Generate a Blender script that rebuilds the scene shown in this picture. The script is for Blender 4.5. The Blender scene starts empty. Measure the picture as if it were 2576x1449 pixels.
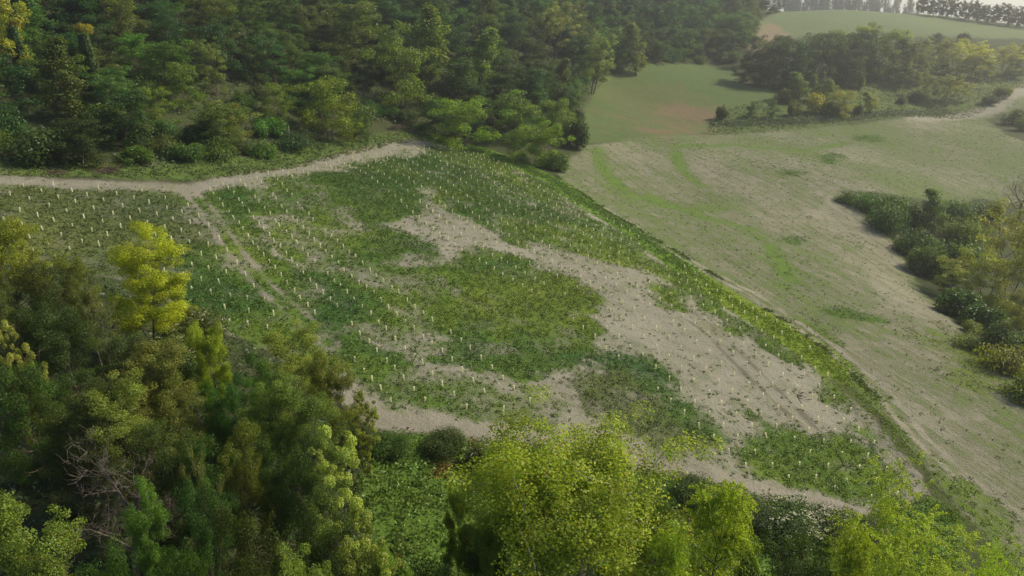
import bpy, math, random, time
import numpy as np
T0 = time.time()
random.seed(7)
# ------------------------------------------------------------------ camera, sky, sun, exposure
CAMZ = 50.0
PITCH = math.radians(20.0)
PC, PS = math.cos(PITCH), math.sin(PITCH)
W0, H0 = 2576.0, 1449.0            # the frame in which photo positions were read off
FPX = 2742.0 * W0 / 3840.0
SUN_AZ, SUN_EL = math.radians(70.0), math.radians(40.0)   # to the right of the view direction
sc = bpy.context.scene
cam_d = bpy.data.cameras.new("camera")
cam_d.sensor_width = 36.0
cam_d.lens = 36.0 * 2742.0 / 3840.0
cam_d.clip_start, cam_d.clip_end = 0.5, 9000.0
cam = bpy.data.objects.new("camera", cam_d)
sc.collection.objects.link(cam)
cam.location = (0, 0, CAMZ)
cam.rotation_euler = (math.pi / 2 - PITCH, 0, 0)
sc.camera = cam
world = bpy.data.worlds.new("World"); sc.world = world; world.use_nodes = True
wn = world.node_tree.nodes; wl = world.node_tree.links
bg = wn["Background"]; bg.inputs[1].default_value = 0.065
sky = wn.new("ShaderNodeTexSky"); sky.sky_type = 'NISHITA'; sky.sun_disc = False
sky.sun_elevation = SUN_EL; sky.sun_rotation = SUN_AZ; sky.altitude = 300
sky.air_density = 1.0; sky.dust_density = 1.5; sky.ozone_density = 1.0
wl.new(sky.outputs[0], bg.inputs[0])
sun_d = bpy.data.lights.new("sun", 'SUN'); sun_d.energy = 2.6; sun_d.angle = math.radians(8); sun_d.color = (1.0, .90, .67)
sun = bpy.data.objects.new("sun", sun_d); sc.collection.objects.link(sun)
from mathutils import Vector
sdir = Vector((math.sin(SUN_AZ) * math.cos(SUN_EL), math.cos(SUN_AZ) * math.cos(SUN_EL), math.sin(SUN_EL)))
sun.rotation_euler = sdir.to_track_quat('Z', 'Y').to_euler()
sc.view_settings.view_transform = 'Standard'; sc.view_settings.look = 'None'
sc.view_settings.exposure = 1.12; sc.view_settings.gamma = 1.0
cy = sc.cycles
cy.max_bounces = 5; cy.diffuse_bounces = 2; cy.glossy_bounces = 1; cy.transmission_bounces = 3
cy.volume_bounces = 0; cy.transparent_max_bounces = 4; cy.use_denoising = True
cy.caustics_reflective = False; cy.caustics_refractive = False

# ------------------------------------------------------------------ small maths
def lerp(a, b, t): return a + (b - a) * t
def sstep(a, b, x):
    t = np.clip((x - a) / (b - a), 0, 1); return t * t * (3 - 2 * t)
_lat = np.random.default_rng(5).random((256, 256))
def vnoise(x, y):
    xi = np.floor(x).astype(int); yi = np.floor(y).astype(int)
    fx = x - xi; fy = y - yi
    fx = fx * fx * (3 - 2 * fx); fy = fy * fy * (3 - 2 * fy)
    a = _lat[xi & 255, yi & 255]; b = _lat[(xi + 1) & 255, yi & 255]
    c = _lat[xi & 255, (yi + 1) & 255]; d = _lat[(xi + 1) & 255, (yi + 1) & 255]
    return (a * (1 - fx) + b * fx) * (1 - fy) + (c * (1 - fx) + d * fx) * fy
def fbm(x, y, o=4):
    r = 0; a = .5; s = 0
    for i in range(o):
        r = r + a * vnoise(x + 17.3 * i, y - 9.1 * i); s += a; a *= .5; x = x * 2.03; y = y * 2.03
    return r / s

# ------------------------------------------------------------------ terrain heights (metres, camera at the origin in plan)
def ray(px, py):
    u = (px - W0 / 2) / FPX; v = (py - H0 / 2) / FPX
    return np.array([u, PC - v * PS, -(PS + v * PC)])
CP = []
def cpx(px, py, d):
    CP.append(tuple(ray(px, py) * d))
def fieldz(x, y): return -37.4 - .2 * x + .03 * y
for x, y in ((-60, 75), (-62, 95), (-40, 70), (-40, 95), (-45, 120), (-20, 60), (-20, 90), (-22, 120), (-25, 150), (-22, 172), (0, 60),
             (0, 85), (0, 110), (-2, 140), (0, 160), (18, 65), (18, 85), (16, 110), (15, 135), (32, 62), (30, 80), (27, 100),
             (-40, 50), (-20, 40), (0, 40), (20, 45), (36, 50)):
    CP.append((x, y, fieldz(x, y)))
# falling away towards the foot of the camera
CP += [(-40, 20, -33), (0, 15, -40), (30, 20, -43.5), (0, -40, -46), (60, 0, -48), (-60, 0, -32), (-100, 40, -22), (0, -200, -60), (200, -100, -60), (-200, -50, -10)]
# the mown field on the right, its gully
CP += [(43, 50, -44.3), (68, 87, -44.5), (90, 60, -47), (62, 125, -43), (45, 120, -41.8), (61, 166, -41), (37, 175, -38.2), (95, 190, -40.5), (37, 211, -34.5), (74, 255, -36),
       (130, 260, -38), (190, 320, -38), (80, 128, -49), (105, 140, -54), (140, 160, -56), (130, 210, -44), (180, 240, -42), (240, 300, -38)]
# meadow, copse slope, upper field, ridge
CP += [(48, 225, -34.5), (70, 295, -29.6), (95, 384, -20.5), (130, 350, -25), (105, 285, -33), (150, 300, -34), (210, 350, -31), (266, 395, -28), (160, 370, -22),
       (150, 425, -11), (200, 430, -11), (257, 440, -9), (320, 450, -10), (165, 520, 5), (230, 545, 8), (300, 560, 4.5), (364, 552, -4), (430, 540, -12), (190, 480, 1),
       (280, 500, -1), (200, 620, 0), (300, 640, -10), (400, 650, -25), (500, 560, -25), (300, 800, -60), (600, 800, -70), (500, 300, -45), (400, 150, -55)]
# the wooded hillside
CP += [(-74, 106, -19.4), (-46, 136, -24.5), (-23, 181, -27.5), (16, 196, -31.5), (34, 245, -31), (40, 303, -25.5), (85, 375, -19), (100, 420, -8), (125, 480, 4),
       (-100, 130, -6), (-130, 155, 9), (-70, 165, -9), (-100, 200, 13), (-140, 220, 30), (-50, 200, -12), (-70, 240, 8), (-20, 230, -14), (-40, 280, 10), (-80, 300, 30), (0, 260, -19),
       (0, 310, -1), (-30, 360, 26), (40, 380, -1), (20, 440, 26), (80, 470, 16), (-100, 380, 50), (60, 540, 30), (100, 560, 18), (-180, 160, 22), (-220, 250, 55), (-150, 320, 55), (-50, 480, 60), (0, 600, 50),
       (-120, 80, -6), (-160, 100, 6), (-300, 100, 40), (-300, 400, 80), (-100, 700, 70), (100, 800, 10), (0, 1000, 0)]
CP = np.array(CP)
_c2 = 15.0 ** 2
_A = np.sqrt(((CP[:, None, :2] - CP[None, :, :2]) ** 2).sum(2) + _c2)
_zm = CP[:, 2].mean()
_wt = np.linalg.solve(_A + np.eye(len(CP)) * -0.4, CP[:, 2] - _zm)
def rbf(x, y):
    sh = np.shape(x); x = np.ravel(x); y = np.ravel(y); z = np.full(x.shape, _zm)
    for (cx, cy_, _), w in zip(CP, _wt):
        z += w * np.sqrt((x - cx) ** 2 + (y - cy_) ** 2 + _c2)
    r = np.hypot(x, y)
    f = sstep(700, 1300, r)
    return (z * (1 - f) + (-75) * f).reshape(sh)
GX0, GY0, GS = -420.0, -120.0, 2.5
GNX, GNY = 420, 480
_gx = GX0 + GS * np.arange(GNX); _gy = GY0 + GS * np.arange(GNY)
_mx, _my = np.meshgrid(_gx, _gy, indexing='ij')
GRID = rbf(_mx, _my) + 2.2 * np.exp(-((_mx + 2 + .1 * (_my - 120)) / 26) ** 2 - ((_my - 122) / 36) ** 2)     # the rounded back of the planted field
def hbase(x, y):
    """Smooth height under (x, y), relative to the camera."""
    x = np.asarray(x, float); y = np.asarray(y, float)
    fx = np.clip((x - GX0) / GS, 0, GNX - 1.001); fy = np.clip((y - GY0) / GS, 0, GNY - 1.001)
    i = fx.astype(int); j = fy.astype(int); fx = fx - i; fy = fy - j
    return (GRID[i, j] * (1 - fx) + GRID[i + 1, j] * fx) * (1 - fy) + (GRID[i, j + 1] * (1 - fx) + GRID[i + 1, j + 1] * fx) * fy
_ds = np.concatenate([np.arange(25, 260, .5), np.arange(260, 900, 1.5)])
def hit(px, py, dmin=0):
    """Ground point (x, y) seen at a photo position."""
    r = ray(px, py); ds = _ds[_ds > dmin]
    P = r[None] * ds[:, None]
    g = P[:, 2] - hbase(P[:, 0], P[:, 1])
    k = np.argmax(g < 0)
    if g[k] >= 0: k = len(ds) - 1; return P[k, :2]
    if k == 0: return P[0, :2]
    t = g[k - 1] / (g[k - 1] - g[k]); d = lerp(ds[k - 1], ds[k], t)
    return (r * d)[:2]
def topz(y, py):
    v = (py - H0 / 2) / FPX
    return -y * (PS + v * PC) / (PC - v * PS)
def project(x, y, z):
    d = y * PC - z * PS
    return W0 / 2 + FPX * x / d, H0 / 2 - FPX * (y * PS + z * PC) / d, d
def poly(*pts):
    return np.array([hit(*p) for p in pts])
def inside(P, x, y):
    r = np.zeros(x.shape, bool)
    m = (x >= P[:, 0].min()) & (x <= P[:, 0].max()) & (y >= P[:, 1].min()) & (y <= P[:, 1].max())
    xs, ys = x[m], y[m]; q = np.zeros(xs.shape, bool)
    for (x0, y0), (x1, y1) in zip(P, np.roll(P, -1, 0)):
        if y0 == y1: continue
        c = ((y0 > ys) != (y1 > ys)) & (xs < (x1 - x0) * (ys - y0) / (y1 - y0) + x0)
        q ^= c
    r[m] = q
    return r
def linedist(P, x, y):
    """Distance to a polyline and side (positive to the right of its direction)."""
    best = np.full(x.shape, 1e9); side = np.zeros(x.shape); along = np.zeros(x.shape); acc = 0
    for (x0, y0), (x1, y1) in zip(P[:-1], P[1:]):
        dx, dy = x1 - x0, y1 - y0; L = math.hypot(dx, dy)
        t = np.clip(((x - x0) * dx + (y - y0) * dy) / (L * L), 0, 1)
        d = np.hypot(x - x0 - t * dx, y - y0 - t * dy)
        m = d < best
        best[m] = d[m]; side[m] = np.sign((x - x0) * dy - (y - y0) * dx)[m]; along[m] = (acc + t * L)[m]
        acc += L
    return best, side, along

# ------------------------------------------------------------------ object helpers
COL = sc.collection
def obj(name, me, parent=None, mat=None, color=None):
    o = bpy.data.objects.new(name, me); COL.objects.link(o)
    if parent: o.parent = parent
    if mat is not None and me is not None and not me.materials: me.materials.append(mat)
    if color is not None: o.color = (*color, 1)
    return o
def tag(o, label=None, cat=None, group=None, kind=None):
    if label: o["label"] = label
    if cat: o["category"] = cat
    if group: o["group"] = group
    if kind: o["kind"] = kind
    return o
def mesh_np(name, v, faces, smooth=False, attrs=None):
    """v (n,3); faces: list of (m,k) int arrays, k = 3 or 4."""
    me = bpy.data.meshes.new(name)
    v = np.asarray(v, np.float32); me.vertices.add(len(v)); me.vertices.foreach_set("co", v.ravel())
    fs = [np.asarray(f, np.int32) for f in faces if len(f)]
    li = np.concatenate([f.ravel() for f in fs]) if fs else np.zeros(0, np.int32)
    tot = np.concatenate([np.full(len(f), f.shape[1]) for f in fs])
    st = np.concatenate([[0], np.cumsum(tot)[:-1]])
    me.loops.add(len(li)); me.loops.foreach_set("vertex_index", li)
    me.polygons.add(len(tot)); me.polygons.foreach_set("loop_start", st.astype(np.int32))
    if smooth: me.polygons.foreach_set("use_smooth", np.ones(len(tot), bool))
    for k, a in (attrs or {}).items():
        at = me.attributes.new(k, 'FLOAT_COLOR', 'POINT')
        at.data.foreach_set("color", np.asarray(a, np.float32).ravel())
    me.update(calc_edges=True)
    return me

# ------------------------------------------------------------------ materials
def new_mat(name):
    m = bpy.data.materials.new(name); m.use_nodes = True
    nt = m.node_tree; nt.nodes.clear()
    out = nt.nodes.new("ShaderNodeOutputMaterial")
    def N(t, **kw):
        n = nt.nodes.new(t)
        for k, v in kw.items():
            if k.startswith("i_"):
                key = k[2:]; key = int(key) if key.isdigit() else key
                n.inputs[key].default_value = v
            else: setattr(n, k, v)
        return n
    return m, nt, N, nt.links.new, out
def mathn(N, L, op, a, b):
    n = N("ShaderNodeMath", operation=op)
    for i, q in enumerate((a, b)):
        if hasattr(q, "links") or hasattr(q, "is_linked"): L(q, n.inputs[i])
        else: n.inputs[i].default_value = q
    return n.outputs[0]
def mix_rgb(N, L, fac, a, b, mode='MIX'):
    n = N("ShaderNodeMix", data_type='RGBA', blend_type=mode)
    for i, q in ((0, fac), (6, a), (7, b)):
        if hasattr(q, "is_linked"): L(q, n.inputs[i])
        else: n.inputs[i].default_value = q
    return n.outputs[2]

def leaf_material(name, trans=.48, rough=.5, spec=.35, use_obj=True):
    m, nt, N, L, out = new_mat(name)
    at = N("ShaderNodeAttribute", attribute_name="tint")
    col = at.outputs["Color"]
    if use_obj:
        oi = N("ShaderNodeObjectInfo")
        col = mix_rgb(N, L, 1.0, col, oi.outputs["Color"], 'MULTIPLY')
        hs = N("ShaderNodeHueSaturation")
        L(col, hs.inputs["Color"])
        L(mathn(N, L, 'ADD', mathn(N, L, 'MULTIPLY', oi.outputs["Random"], .03), .485), hs.inputs["Hue"])
        L(mathn(N, L, 'ADD', mathn(N, L, 'MULTIPLY', oi.outputs["Random"], .3), .85), hs.inputs["Value"])
        col = mix_rgb(N, L, 1.0, hs.outputs[0], (1, 1, .75, 1), 'MULTIPLY')
    p = N("ShaderNodeBsdfPrincipled"); p.inputs["Roughness"].default_value = rough
    p.inputs["Specular IOR Level"].default_value = spec
    L(col, p.inputs["Base Color"])
    tr = N("ShaderNodeBsdfTranslucent")
    L(mix_rgb(N, L, 1.0, col, (1.22, 1.20, .36, 1), 'MULTIPLY'), tr.inputs[0])
    mx = N("ShaderNodeMixShader", i_0=trans)
    L(p.outputs[0], mx.inputs[1]); L(tr.outputs[0], mx.inputs[2]); L(mx.outputs[0], out.inputs[0])
    return m
def bark_material():
    m, nt, N, L, out = new_mat("bark")
    oi = N("ShaderNodeObjectInfo"); tc = N("ShaderNodeTexCoord")
    mp = N("ShaderNodeMapping"); mp.inputs["Scale"].default_value = (6, 6, 1.2); L(tc.outputs["Object"], mp.inputs[0])
    n1 = N("ShaderNodeTexNoise", i_Scale=1.5, i_Detail=4.0); L(mp.outputs[0], n1.inputs["Vector"])
    rp = N("ShaderNodeValToRGB"); rp.color_ramp.elements[0].position = .3; rp.color_ramp.elements[0].color = (.45, .42, .4, 1)
    rp.color_ramp.elements[1].position = .7; rp.color_ramp.elements[1].color = (1.15, 1.12, 1.08, 1)
    L(n1.outputs[0], rp.inputs[0])
    p = N("ShaderNodeBsdfPrincipled"); p.inputs["Roughness"].default_value = .85; p.inputs["Specular IOR Level"].default_value = .15
    L(mix_rgb(N, L, 1.0, rp.outputs[0], oi.outputs["Color"], 'MULTIPLY'), p.inputs["Base Color"])
    bp = N("ShaderNodeBump", i_Strength=.5, i_Distance=.05); L(n1.outputs[0], bp.inputs["Height"]); L(bp.outputs[0], p.inputs["Normal"])
    L(p.outputs[0], out.inputs[0])
    return m
def ground_material():
    m, nt, N, L, out = new_mat("soil_and_grass")
    a = N("ShaderNodeAttribute", attribute_name="soil"); b = N("ShaderNodeAttribute", attribute_name="veg")
    geo = N("ShaderNodeNewGeometry")
    pos = geo.outputs["Position"]
    def noise(scale, det=5.0, vec=pos, rough=.6):
        n = N("ShaderNodeTexNoise"); n.inputs["Scale"].default_value = scale; n.inputs["Detail"].default_value = det
        n.inputs["Roughness"].default_value = rough; L(vec, n.inputs["Vector"]); return n.outputs[0]
    # drill lines and mowing streaks run down the slope
    mp = N("ShaderNodeMapping"); mp.inputs["Rotation"].default_value = (0, 0, math.radians(-20)); L(pos, mp.inputs[0])
    mp2 = N("ShaderNodeMapping"); mp2.inputs["Scale"].default_value = (1.1, .05, .05); L(mp.outputs[0], mp2.inputs[0])
    streak = noise(1.0, 4.0, mp2.outputs[0], .65)
    fine = noise(2.6, 6.0, rough=.7); mid = noise(.35, 5.0); big = noise(.06, 3.0); grit = noise(9.0, 3.0)
    c = lambda x: mathn(N, L, 'SUBTRACT', x, .5)
    fac = mathn(N, L, 'ADD', b.outputs["Alpha"], mathn(N, L, 'MULTIPLY', c(fine), 1.5))
    fac = mathn(N, L, 'ADD', fac, mathn(N, L, 'MULTIPLY', c(mid), 1.1))
    fac = mathn(N, L, 'ADD', fac, mathn(N, L, 'MULTIPLY', mathn(N, L, 'MULTIPLY', c(streak), a.outputs["Alpha"]), 1.2))
    mr = N("ShaderNodeMapRange", interpolation_type='SMOOTHSTEP'); mr.inputs["From Min"].default_value = .12; mr.inputs["From Max"].default_value = .88
    L(fac, mr.inputs["Value"])
    # soil: clods, paler crust, damp patches
    sv = mathn(N, L, 'ADD', mathn(N, L, 'MULTIPLY', c(grit), .55), mathn(N, L, 'MULTIPLY', c(fine), .75))
    sv = mathn(N, L, 'ADD', sv, mathn(N, L, 'MULTIPLY', c(big), .5)); sv = mathn(N, L, 'ADD', sv, mathn(N, L, 'MULTIPLY', c(streak), .35))
    sv = mathn(N, L, 'ADD', sv, 1.0)
    comb = N("ShaderNodeCombineColor"); [L(sv, comb.inputs[i]) for i in range(3)]
    soil = mix_rgb(N, L, 1.0, a.outputs["Color"], comb.outputs[0], 'MULTIPLY')
    gv = mathn(N, L, 'ADD', mathn(N, L, 'MULTIPLY', c(fine), 1.1), mathn(N, L, 'MULTIPLY', c(mid), .7)); gv = mathn(N, L, 'ADD', gv, 1.0)
    comb2 = N("ShaderNodeCombineColor"); [L(gv, comb2.inputs[i]) for i in range(3)]
    veg = mix_rgb(N, L, 1.0, b.outputs["Color"], comb2.outputs[0], 'MULTIPLY')
    p = N("ShaderNodeBsdfPrincipled"); p.inputs["Roughness"].default_value = .9; p.inputs["Specular IOR Level"].default_value = .1
    L(mix_rgb(N, L, mr.outputs[0], soil, veg), p.inputs["Base Color"])
    h = mathn(N, L, 'ADD', mathn(N, L, 'MULTIPLY', fine, .25), mathn(N, L, 'MULTIPLY', mr.outputs[0], .12))
    h = mathn(N, L, 'ADD', h, mathn(N, L, 'MULTIPLY', grit, .06))
    bp = N("ShaderNodeBump", i_Strength=.8, i_Distance=1.0); L(h, bp.inputs["Height"]); L(bp.outputs[0], p.inputs["Normal"])
    L(p.outputs[0], out.inputs[0])
    return m
M_LEAF = leaf_material("leaf"); M_WEED = leaf_material("weed_leaf", trans=.3, use_obj=False); M_BARK = bark_material(); M_GROUND = ground_material()
def plain_mat(name, col, rough=.6, trans=0.0):
    m, nt, N, L, out = new_mat(name)
    p = N("ShaderNodeBsdfPrincipled"); p.inputs["Roughness"].default_value = rough
    n1 = N("ShaderNodeTexNoise", i_Scale=7.0, i_Detail=3.0)
    rp = N("ShaderNodeValToRGB"); rp.color_ramp.elements[0].color = (*[c * .82 for c in col], 1); rp.color_ramp.elements[1].color = (*[min(1, c * 1.1) for c in col], 1)
    L(n1.outputs[0], rp.inputs[0]); L(rp.outputs[0], p.inputs["Base Color"])
    if trans:
        tr = N("ShaderNodeBsdfTranslucent"); L(rp.outputs[0], tr.inputs[0]); mx = N("ShaderNodeMixShader", i_0=trans)
        L(p.outputs[0], mx.inputs[1]); L(tr.outputs[0], mx.inputs[2]); L(mx.outputs[0], out.inputs[0])
    else: L(p.outputs[0], out.inputs[0])
    return m

# ------------------------------------------------------------------ the lie of the land: fields, verges, tracks (read off the photo, laid out on the terrain)
Z_FIELD = poly((-300, 440), (0, 440), (300, 462), (480, 470), (640, 445), (800, 405), (960, 365), (1060, 354), (1130, 360), (1270, 408), (1400, 472), (1500, 542), (1620, 612), (1740, 702), (1860, 785),
               (1960, 850), (2060, 925), (2120, 985), (2200, 1080), (2300, 1190), (2340, 1240), (2200, 1300), (2000, 1255), (1750, 1200), (1500, 1150), (1200, 1115), (940, 1090), (860, 1000), (700, 900), (560, 830), (430, 740), (300, 700), (0, 640), (-300, 560))
VERGE = poly((1100, 353), (1200, 375), (1270, 400), (1400, 458), (1500, 528), (1620, 598), (1740, 688), (1860, 768), (1960, 826), (2060, 893), (2130, 953), (2200, 1033), (2300, 1150), (2400, 1245), (2576, 1420), (2700, 1560))
Z_MOWN = poly((1390, 440), (1430, 400), (1480, 368), (1600, 350), (1760, 338), (2010, 324), (2180, 310), (2300, 298), (2420, 290), (2470, 288), (2520, 240), (2600, 210), (2700, 190), (2760, 240), (2600, 265), (2480, 300), (2530, 340), (2600, 365), (2800, 400), (2800, 520),
              (2480, 503), (2330, 505), (2110, 478), (2150, 520), (2230, 590), (2300, 690), (2330, 740), (2380, 790), (2420, 820), (2480, 870), (2576, 970), (2700, 1100), (2900, 1300), (2900, 1700), (2700, 1580), (2576, 1440), (2400, 1255), (2300, 1150), (2200, 1020), (2130, 940), (2060, 880), (1960, 812), (1860, 755), (1740, 672), (1620, 588), (1500, 515))
Z_MEADOW = poly((1478, 362), (1470, 330), (1465, 290), (1480, 250), (1510, 200), (1560, 175), (1640, 162), (1700, 160), (1770, 163), (1835, 172), (1850, 195), (1880, 216), (1950, 226), (1985, 240), (1985, 270), (1900, 280), (1830, 285), (1790, 300), (1780, 328), (1700, 345), (1600, 352))
Z_UPPER = poly((1882, 160), (1890, 110), (1905, 60), (1935, 40), (2000, 22), (2100, 18), (2200, 24), (2300, 34), (2400, 46), (2500, 60), (2600, 74), (2750, 95), (2750, 110), (2560, 97), (2400, 93), (2270, 97), (2150, 92), (2050, 85), (1980, 100), (1930, 130))
Z_ROUGH = poly((1780, 335), (1785, 300), (1850, 270), (1990, 235), (2000, 205), (2300, 180), (2500, 180), (2700, 140), (2750, 195), (2560, 222), (2500, 250), (2470, 285), (2300, 296), (2010, 322))
Z_MARGIN = poly((-300, 395), (0, 405), (200, 408), (400, 412), (560, 405), (700, 392), (800, 362), (900, 345), (1000, 335), (1060, 340), (1100, 352), (1060, 356), (960, 368), (800, 408), (640, 446), (480, 460), (300, 450), (100, 440), (-300, 425))
TRACK_A = poly((-250, 432), (0, 446), (200, 461), (400, 470), (500, 473), (640, 450), (800, 412), (960, 370), (1050, 358))
TRACK_B = poly((470, 478), (510, 515), (560, 590), (610, 660), (660, 715), (710, 765), (770, 815), (830, 870))
TRACK_C = poly((870, 985), (940, 1050), (1000, 1080), (1100, 1095), (1250, 1108), (1400, 1130), (1600, 1165), (1750, 1195), (1900, 1230), (2050, 1268), (2170, 1298))
PALE_D = poly((1500, 520), (1620, 592), (1740, 668), (1880, 738), (2000, 825), (2080, 880), (2200, 985), (2290, 1100), (2400, 1200))
DARKLINE = poly((1395, 440), (1450, 478), (1520, 530), (1620, 583), (1760, 668), (1850, 728), (1960, 800), (2060, 868), (2140, 935), (2210, 1010))
PATCH = [  # (cover, colour index, outline) 0 dark green, 1 mid, 2 olive-yellow, 3 short grey-green
    (.95, 0, poly((790, 450), (900, 420), (1010, 395), (1090, 385), (1110, 420), (1070, 490), (1010, 520), (1000, 560), (1060, 600), (1050, 640), (960, 662), (900, 650), (920, 610), (960, 590), (930, 550), (860, 520), (800, 490))),
    (.75, 0, poly((1080, 385), (1190, 400), (1290, 450), (1370, 500), (1440, 550), (1540, 600), (1480, 640), (1400, 620), (1300, 590), (1220, 560), (1120, 505), (1080, 440))),
    (.85, 1, poly((1240, 562), (1300, 555), (1400, 565), (1500, 590), (1560, 625), (1600, 650), (1650, 700), (1560, 665), (1430, 632), (1330, 602), (1250, 592))),
    (.9, 2, poly((1500, 590), (1600, 625), (1700, 690), (1790, 750), (1740, 745), (1650, 700), (1560, 650))),
    (.95, 1, poly((1060, 670), (1150, 630), (1250, 620), (1300, 650), (1330, 695), (1260, 740), (1160, 720), (1090, 700))),
    (.95, 2, poly((1200, 680), (1330, 690), (1420, 700), (1500, 740), (1530, 790), (1532, 850), (1480, 890), (1380, 870), (1250, 850), (1130, 850), (1100, 800), (1130, 740))),
    (.93, 0, poly((1080, 860), (1180, 840), (1300, 860), (1420, 870), (1490, 890), (1400, 935), (1300, 942), (1200, 920), (1120, 925))),
    (.88, 0, poly((560, 490), (620, 482), (700, 530), (640, 545), (690, 640), (760, 680), (850, 690), (930, 740), (1030, 745), (1050, 790), (1000, 830), (900, 860), (820, 845), (760, 790), (700, 725), (640, 625))),
    (.62, 1, poly((640, 470), (780, 440), (880, 530), (940, 600), (900, 660), (780, 670), (690, 600))),
    (.9, 0, poly((380, 600), (470, 560), (560, 620), (620, 705), (720, 800), (720, 870), (640, 880), (540, 840), (420, 760))),
    (.9, 3, poly((-300, 452), (0, 462), (300, 478), (475, 490), (520, 570), (480, 660), (430, 770), (300, 740), (0, 690), (-300, 620))),
    (.9, 0, poly((870, 860), (960, 870), (1060, 905), (1100, 950), (1000, 1000), (900, 975), (850, 920))),
    (.6, 1, poly((960, 1000), (1100, 990), (1300, 1000), (1400, 1060), (1300, 1090), (1150, 1075), (1020, 1060))),
    (.55, 1, poly((1040, 770), (1120, 760), (1150, 850), (1090, 900), (1000, 880), (960, 830))),
    (.85, 0, poly((1480, 880), (1600, 885), (1700, 945), (1690, 975), (1570, 1000), (1470, 960))),
    (.8, 0, poly((1590, 1010), (1740, 1000), (1762, 1045), (1680, 1085), (1590, 1065))),
    (.7, 3, poly((1390, 960), (1500, 930), (1620, 1000), (1640, 1070), (1760, 1120), (1700, 1150), (1500, 1060))),
    (.95, 1, poly((1800, 1110), (1880, 1070), (2050, 1078), (2150, 1125), (2250, 1210), (2290, 1250), (2200, 1270), (2080, 1235), (1960, 1185), (1850, 1155))),
    (.9, 2, poly((1880, 790), (1960, 835), (2040, 890), (2060, 912), (2000, 908), (1940, 870))),
    (.85, 1, poly((1990, 940), (2060, 925), (2120, 960), (2170, 1010), (2110, 1010), (2030, 985))),
    (.8, 1, poly((1660, 720), (1730, 720), (1760, 790), (1690, 790))),
    (.75, 1, poly((1810, 830), (1880, 820), (1900, 850), (1840, 860))),
    (.85, 1, poly((2075, 1062), (2120, 1055), (2200, 1105), (2210, 1120), (2130, 1085))),
    (.85, 0, poly((2100, 1095), (2130, 1100), (2230, 1160), (2240, 1175), (2150, 1130))),
    (.85, 0, poly((2160, 1130), (2250, 1180), (2285, 1205), (2270, 1210), (2180, 1150))),
    (.62, 1, poly((560, 800), (700, 820), (860, 880), (880, 1000), (760, 980), (600, 900))),
    (.8, 1, poly((500, 500), (560, 490), (760, 780), (820, 860), (740, 850), (620, 700))),
    (.5, 1, poly((840, 650), (960, 665), (1060, 665), (1130, 740), (1050, 810), (930, 770), (840, 700))),
    (.55, 1, poly((900, 930), (1100, 940), (1250, 955), (1400, 990), (1380, 1060), (1250, 1075), (1050, 1050), (930, 1010))),
    (.78, 1, poly((1080, 368), (1200, 384), (1290, 420), (1400, 482), (1500, 552), (1620, 622), (1740, 712), (1860, 795), (1960, 860), (1900, 850), (1790, 780), (1640, 690), (1500, 590), (1380, 520), (1250, 450), (1120, 400))),
    (.8, 2, poly((1100, 492), (1150, 495), (1150, 515), (1100, 515)))]
MPATCH = [  # in the mown field
    (.95, 0, poly((2050, 395), (2080, 383), (2115, 392), (2100, 412), (2070, 410))), (.9, 0, poly((2140, 342), (2200, 336), (2230, 345), (2190, 356), (2145, 352))),
    (.85, 0, poly((1955, 440), (2000, 425), (2030, 435), (1990, 450))), (.85, 0, poly((1960, 590), (2010, 588), (2035, 605), (2000, 618), (1960, 605))),
    (.8, 0, poly((2030, 548), (2060, 545), (2068, 562), (2040, 560))), (.95, 0, poly((2070, 775), (2150, 770), (2200, 790), (2270, 815), (2200, 820), (2110, 805))),
    (.8, 2, poly((2370, 850), (2450, 880), (2530, 960), (2540, 1000), (2460, 990), (2400, 930))), (.9, 1, poly((2350, 1150), (2420, 1180), (2520, 1290), (2600, 1400), (2560, 1420), (2450, 1300), (2360, 1200))),
    (.6, 2, poly((2280, 840), (2380, 820), (2460, 860), (2380, 900))), (.7, 1, poly((1990, 780), (2080, 830), (2140, 870), (2100, 880), (2030, 840))), (.6, 1, poly((2120, 600), (2170, 590), (2190, 620), (2130, 630)))]
SWATH = [poly((1500, 375), (1505, 410), (1535, 450), (1590, 492), (1680, 520), (1760, 528), (1820, 525)), poly((1700, 385), (1710, 420), (1740, 450), (1770, 470)), poly((1640, 495), (1760, 545), (1880, 575), (1930, 610), (1960, 660), (1990, 720)),
         poly((1700, 370), (1850, 365), (2000, 380), (2130, 360))]
VEGCOL = np.array([(.064, .112, .016), (.090, .140, .017), (.104, .146, .017), (.090, .112, .034)])
def warp(x, y, amp, sc_):
    return x + amp * (fbm(x * sc_, y * sc_ + 31, 3) - .5) * 2, y + amp * (fbm(x * sc_ + 57, y * sc_, 3) - .5) * 2
_jr = np.random.default_rng(3)
_wc = {}
def soft(P, x, y, amp=4.0, jit=1.2, n=5):
    key = (id(x), amp)
    if key not in _wc:
        if len(_wc) > 12: _wc.clear()
        wx, wy = warp(x, y, amp, .11); _wc[key] = (*warp(wx, wy, amp * .45, .5), x)
    wx, wy, _ = _wc[key]
    q = jit + 1; sel = (wx > P[:, 0].min() - q) & (wx < P[:, 0].max() + q) & (wy > P[:, 1].min() - q) & (wy < P[:, 1].max() + q)
    full = np.zeros(x.shape); wx, wy = wx[sel], wy[sel]; r = np.zeros(wx.shape)
    for k in range(n):
        a = 6.283 * k / n + .7
        r += inside(P, wx + jit * math.cos(a), wy + jit * math.sin(a))
    full[sel] = np.minimum(1, r / n * 1.5)
    return full
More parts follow.
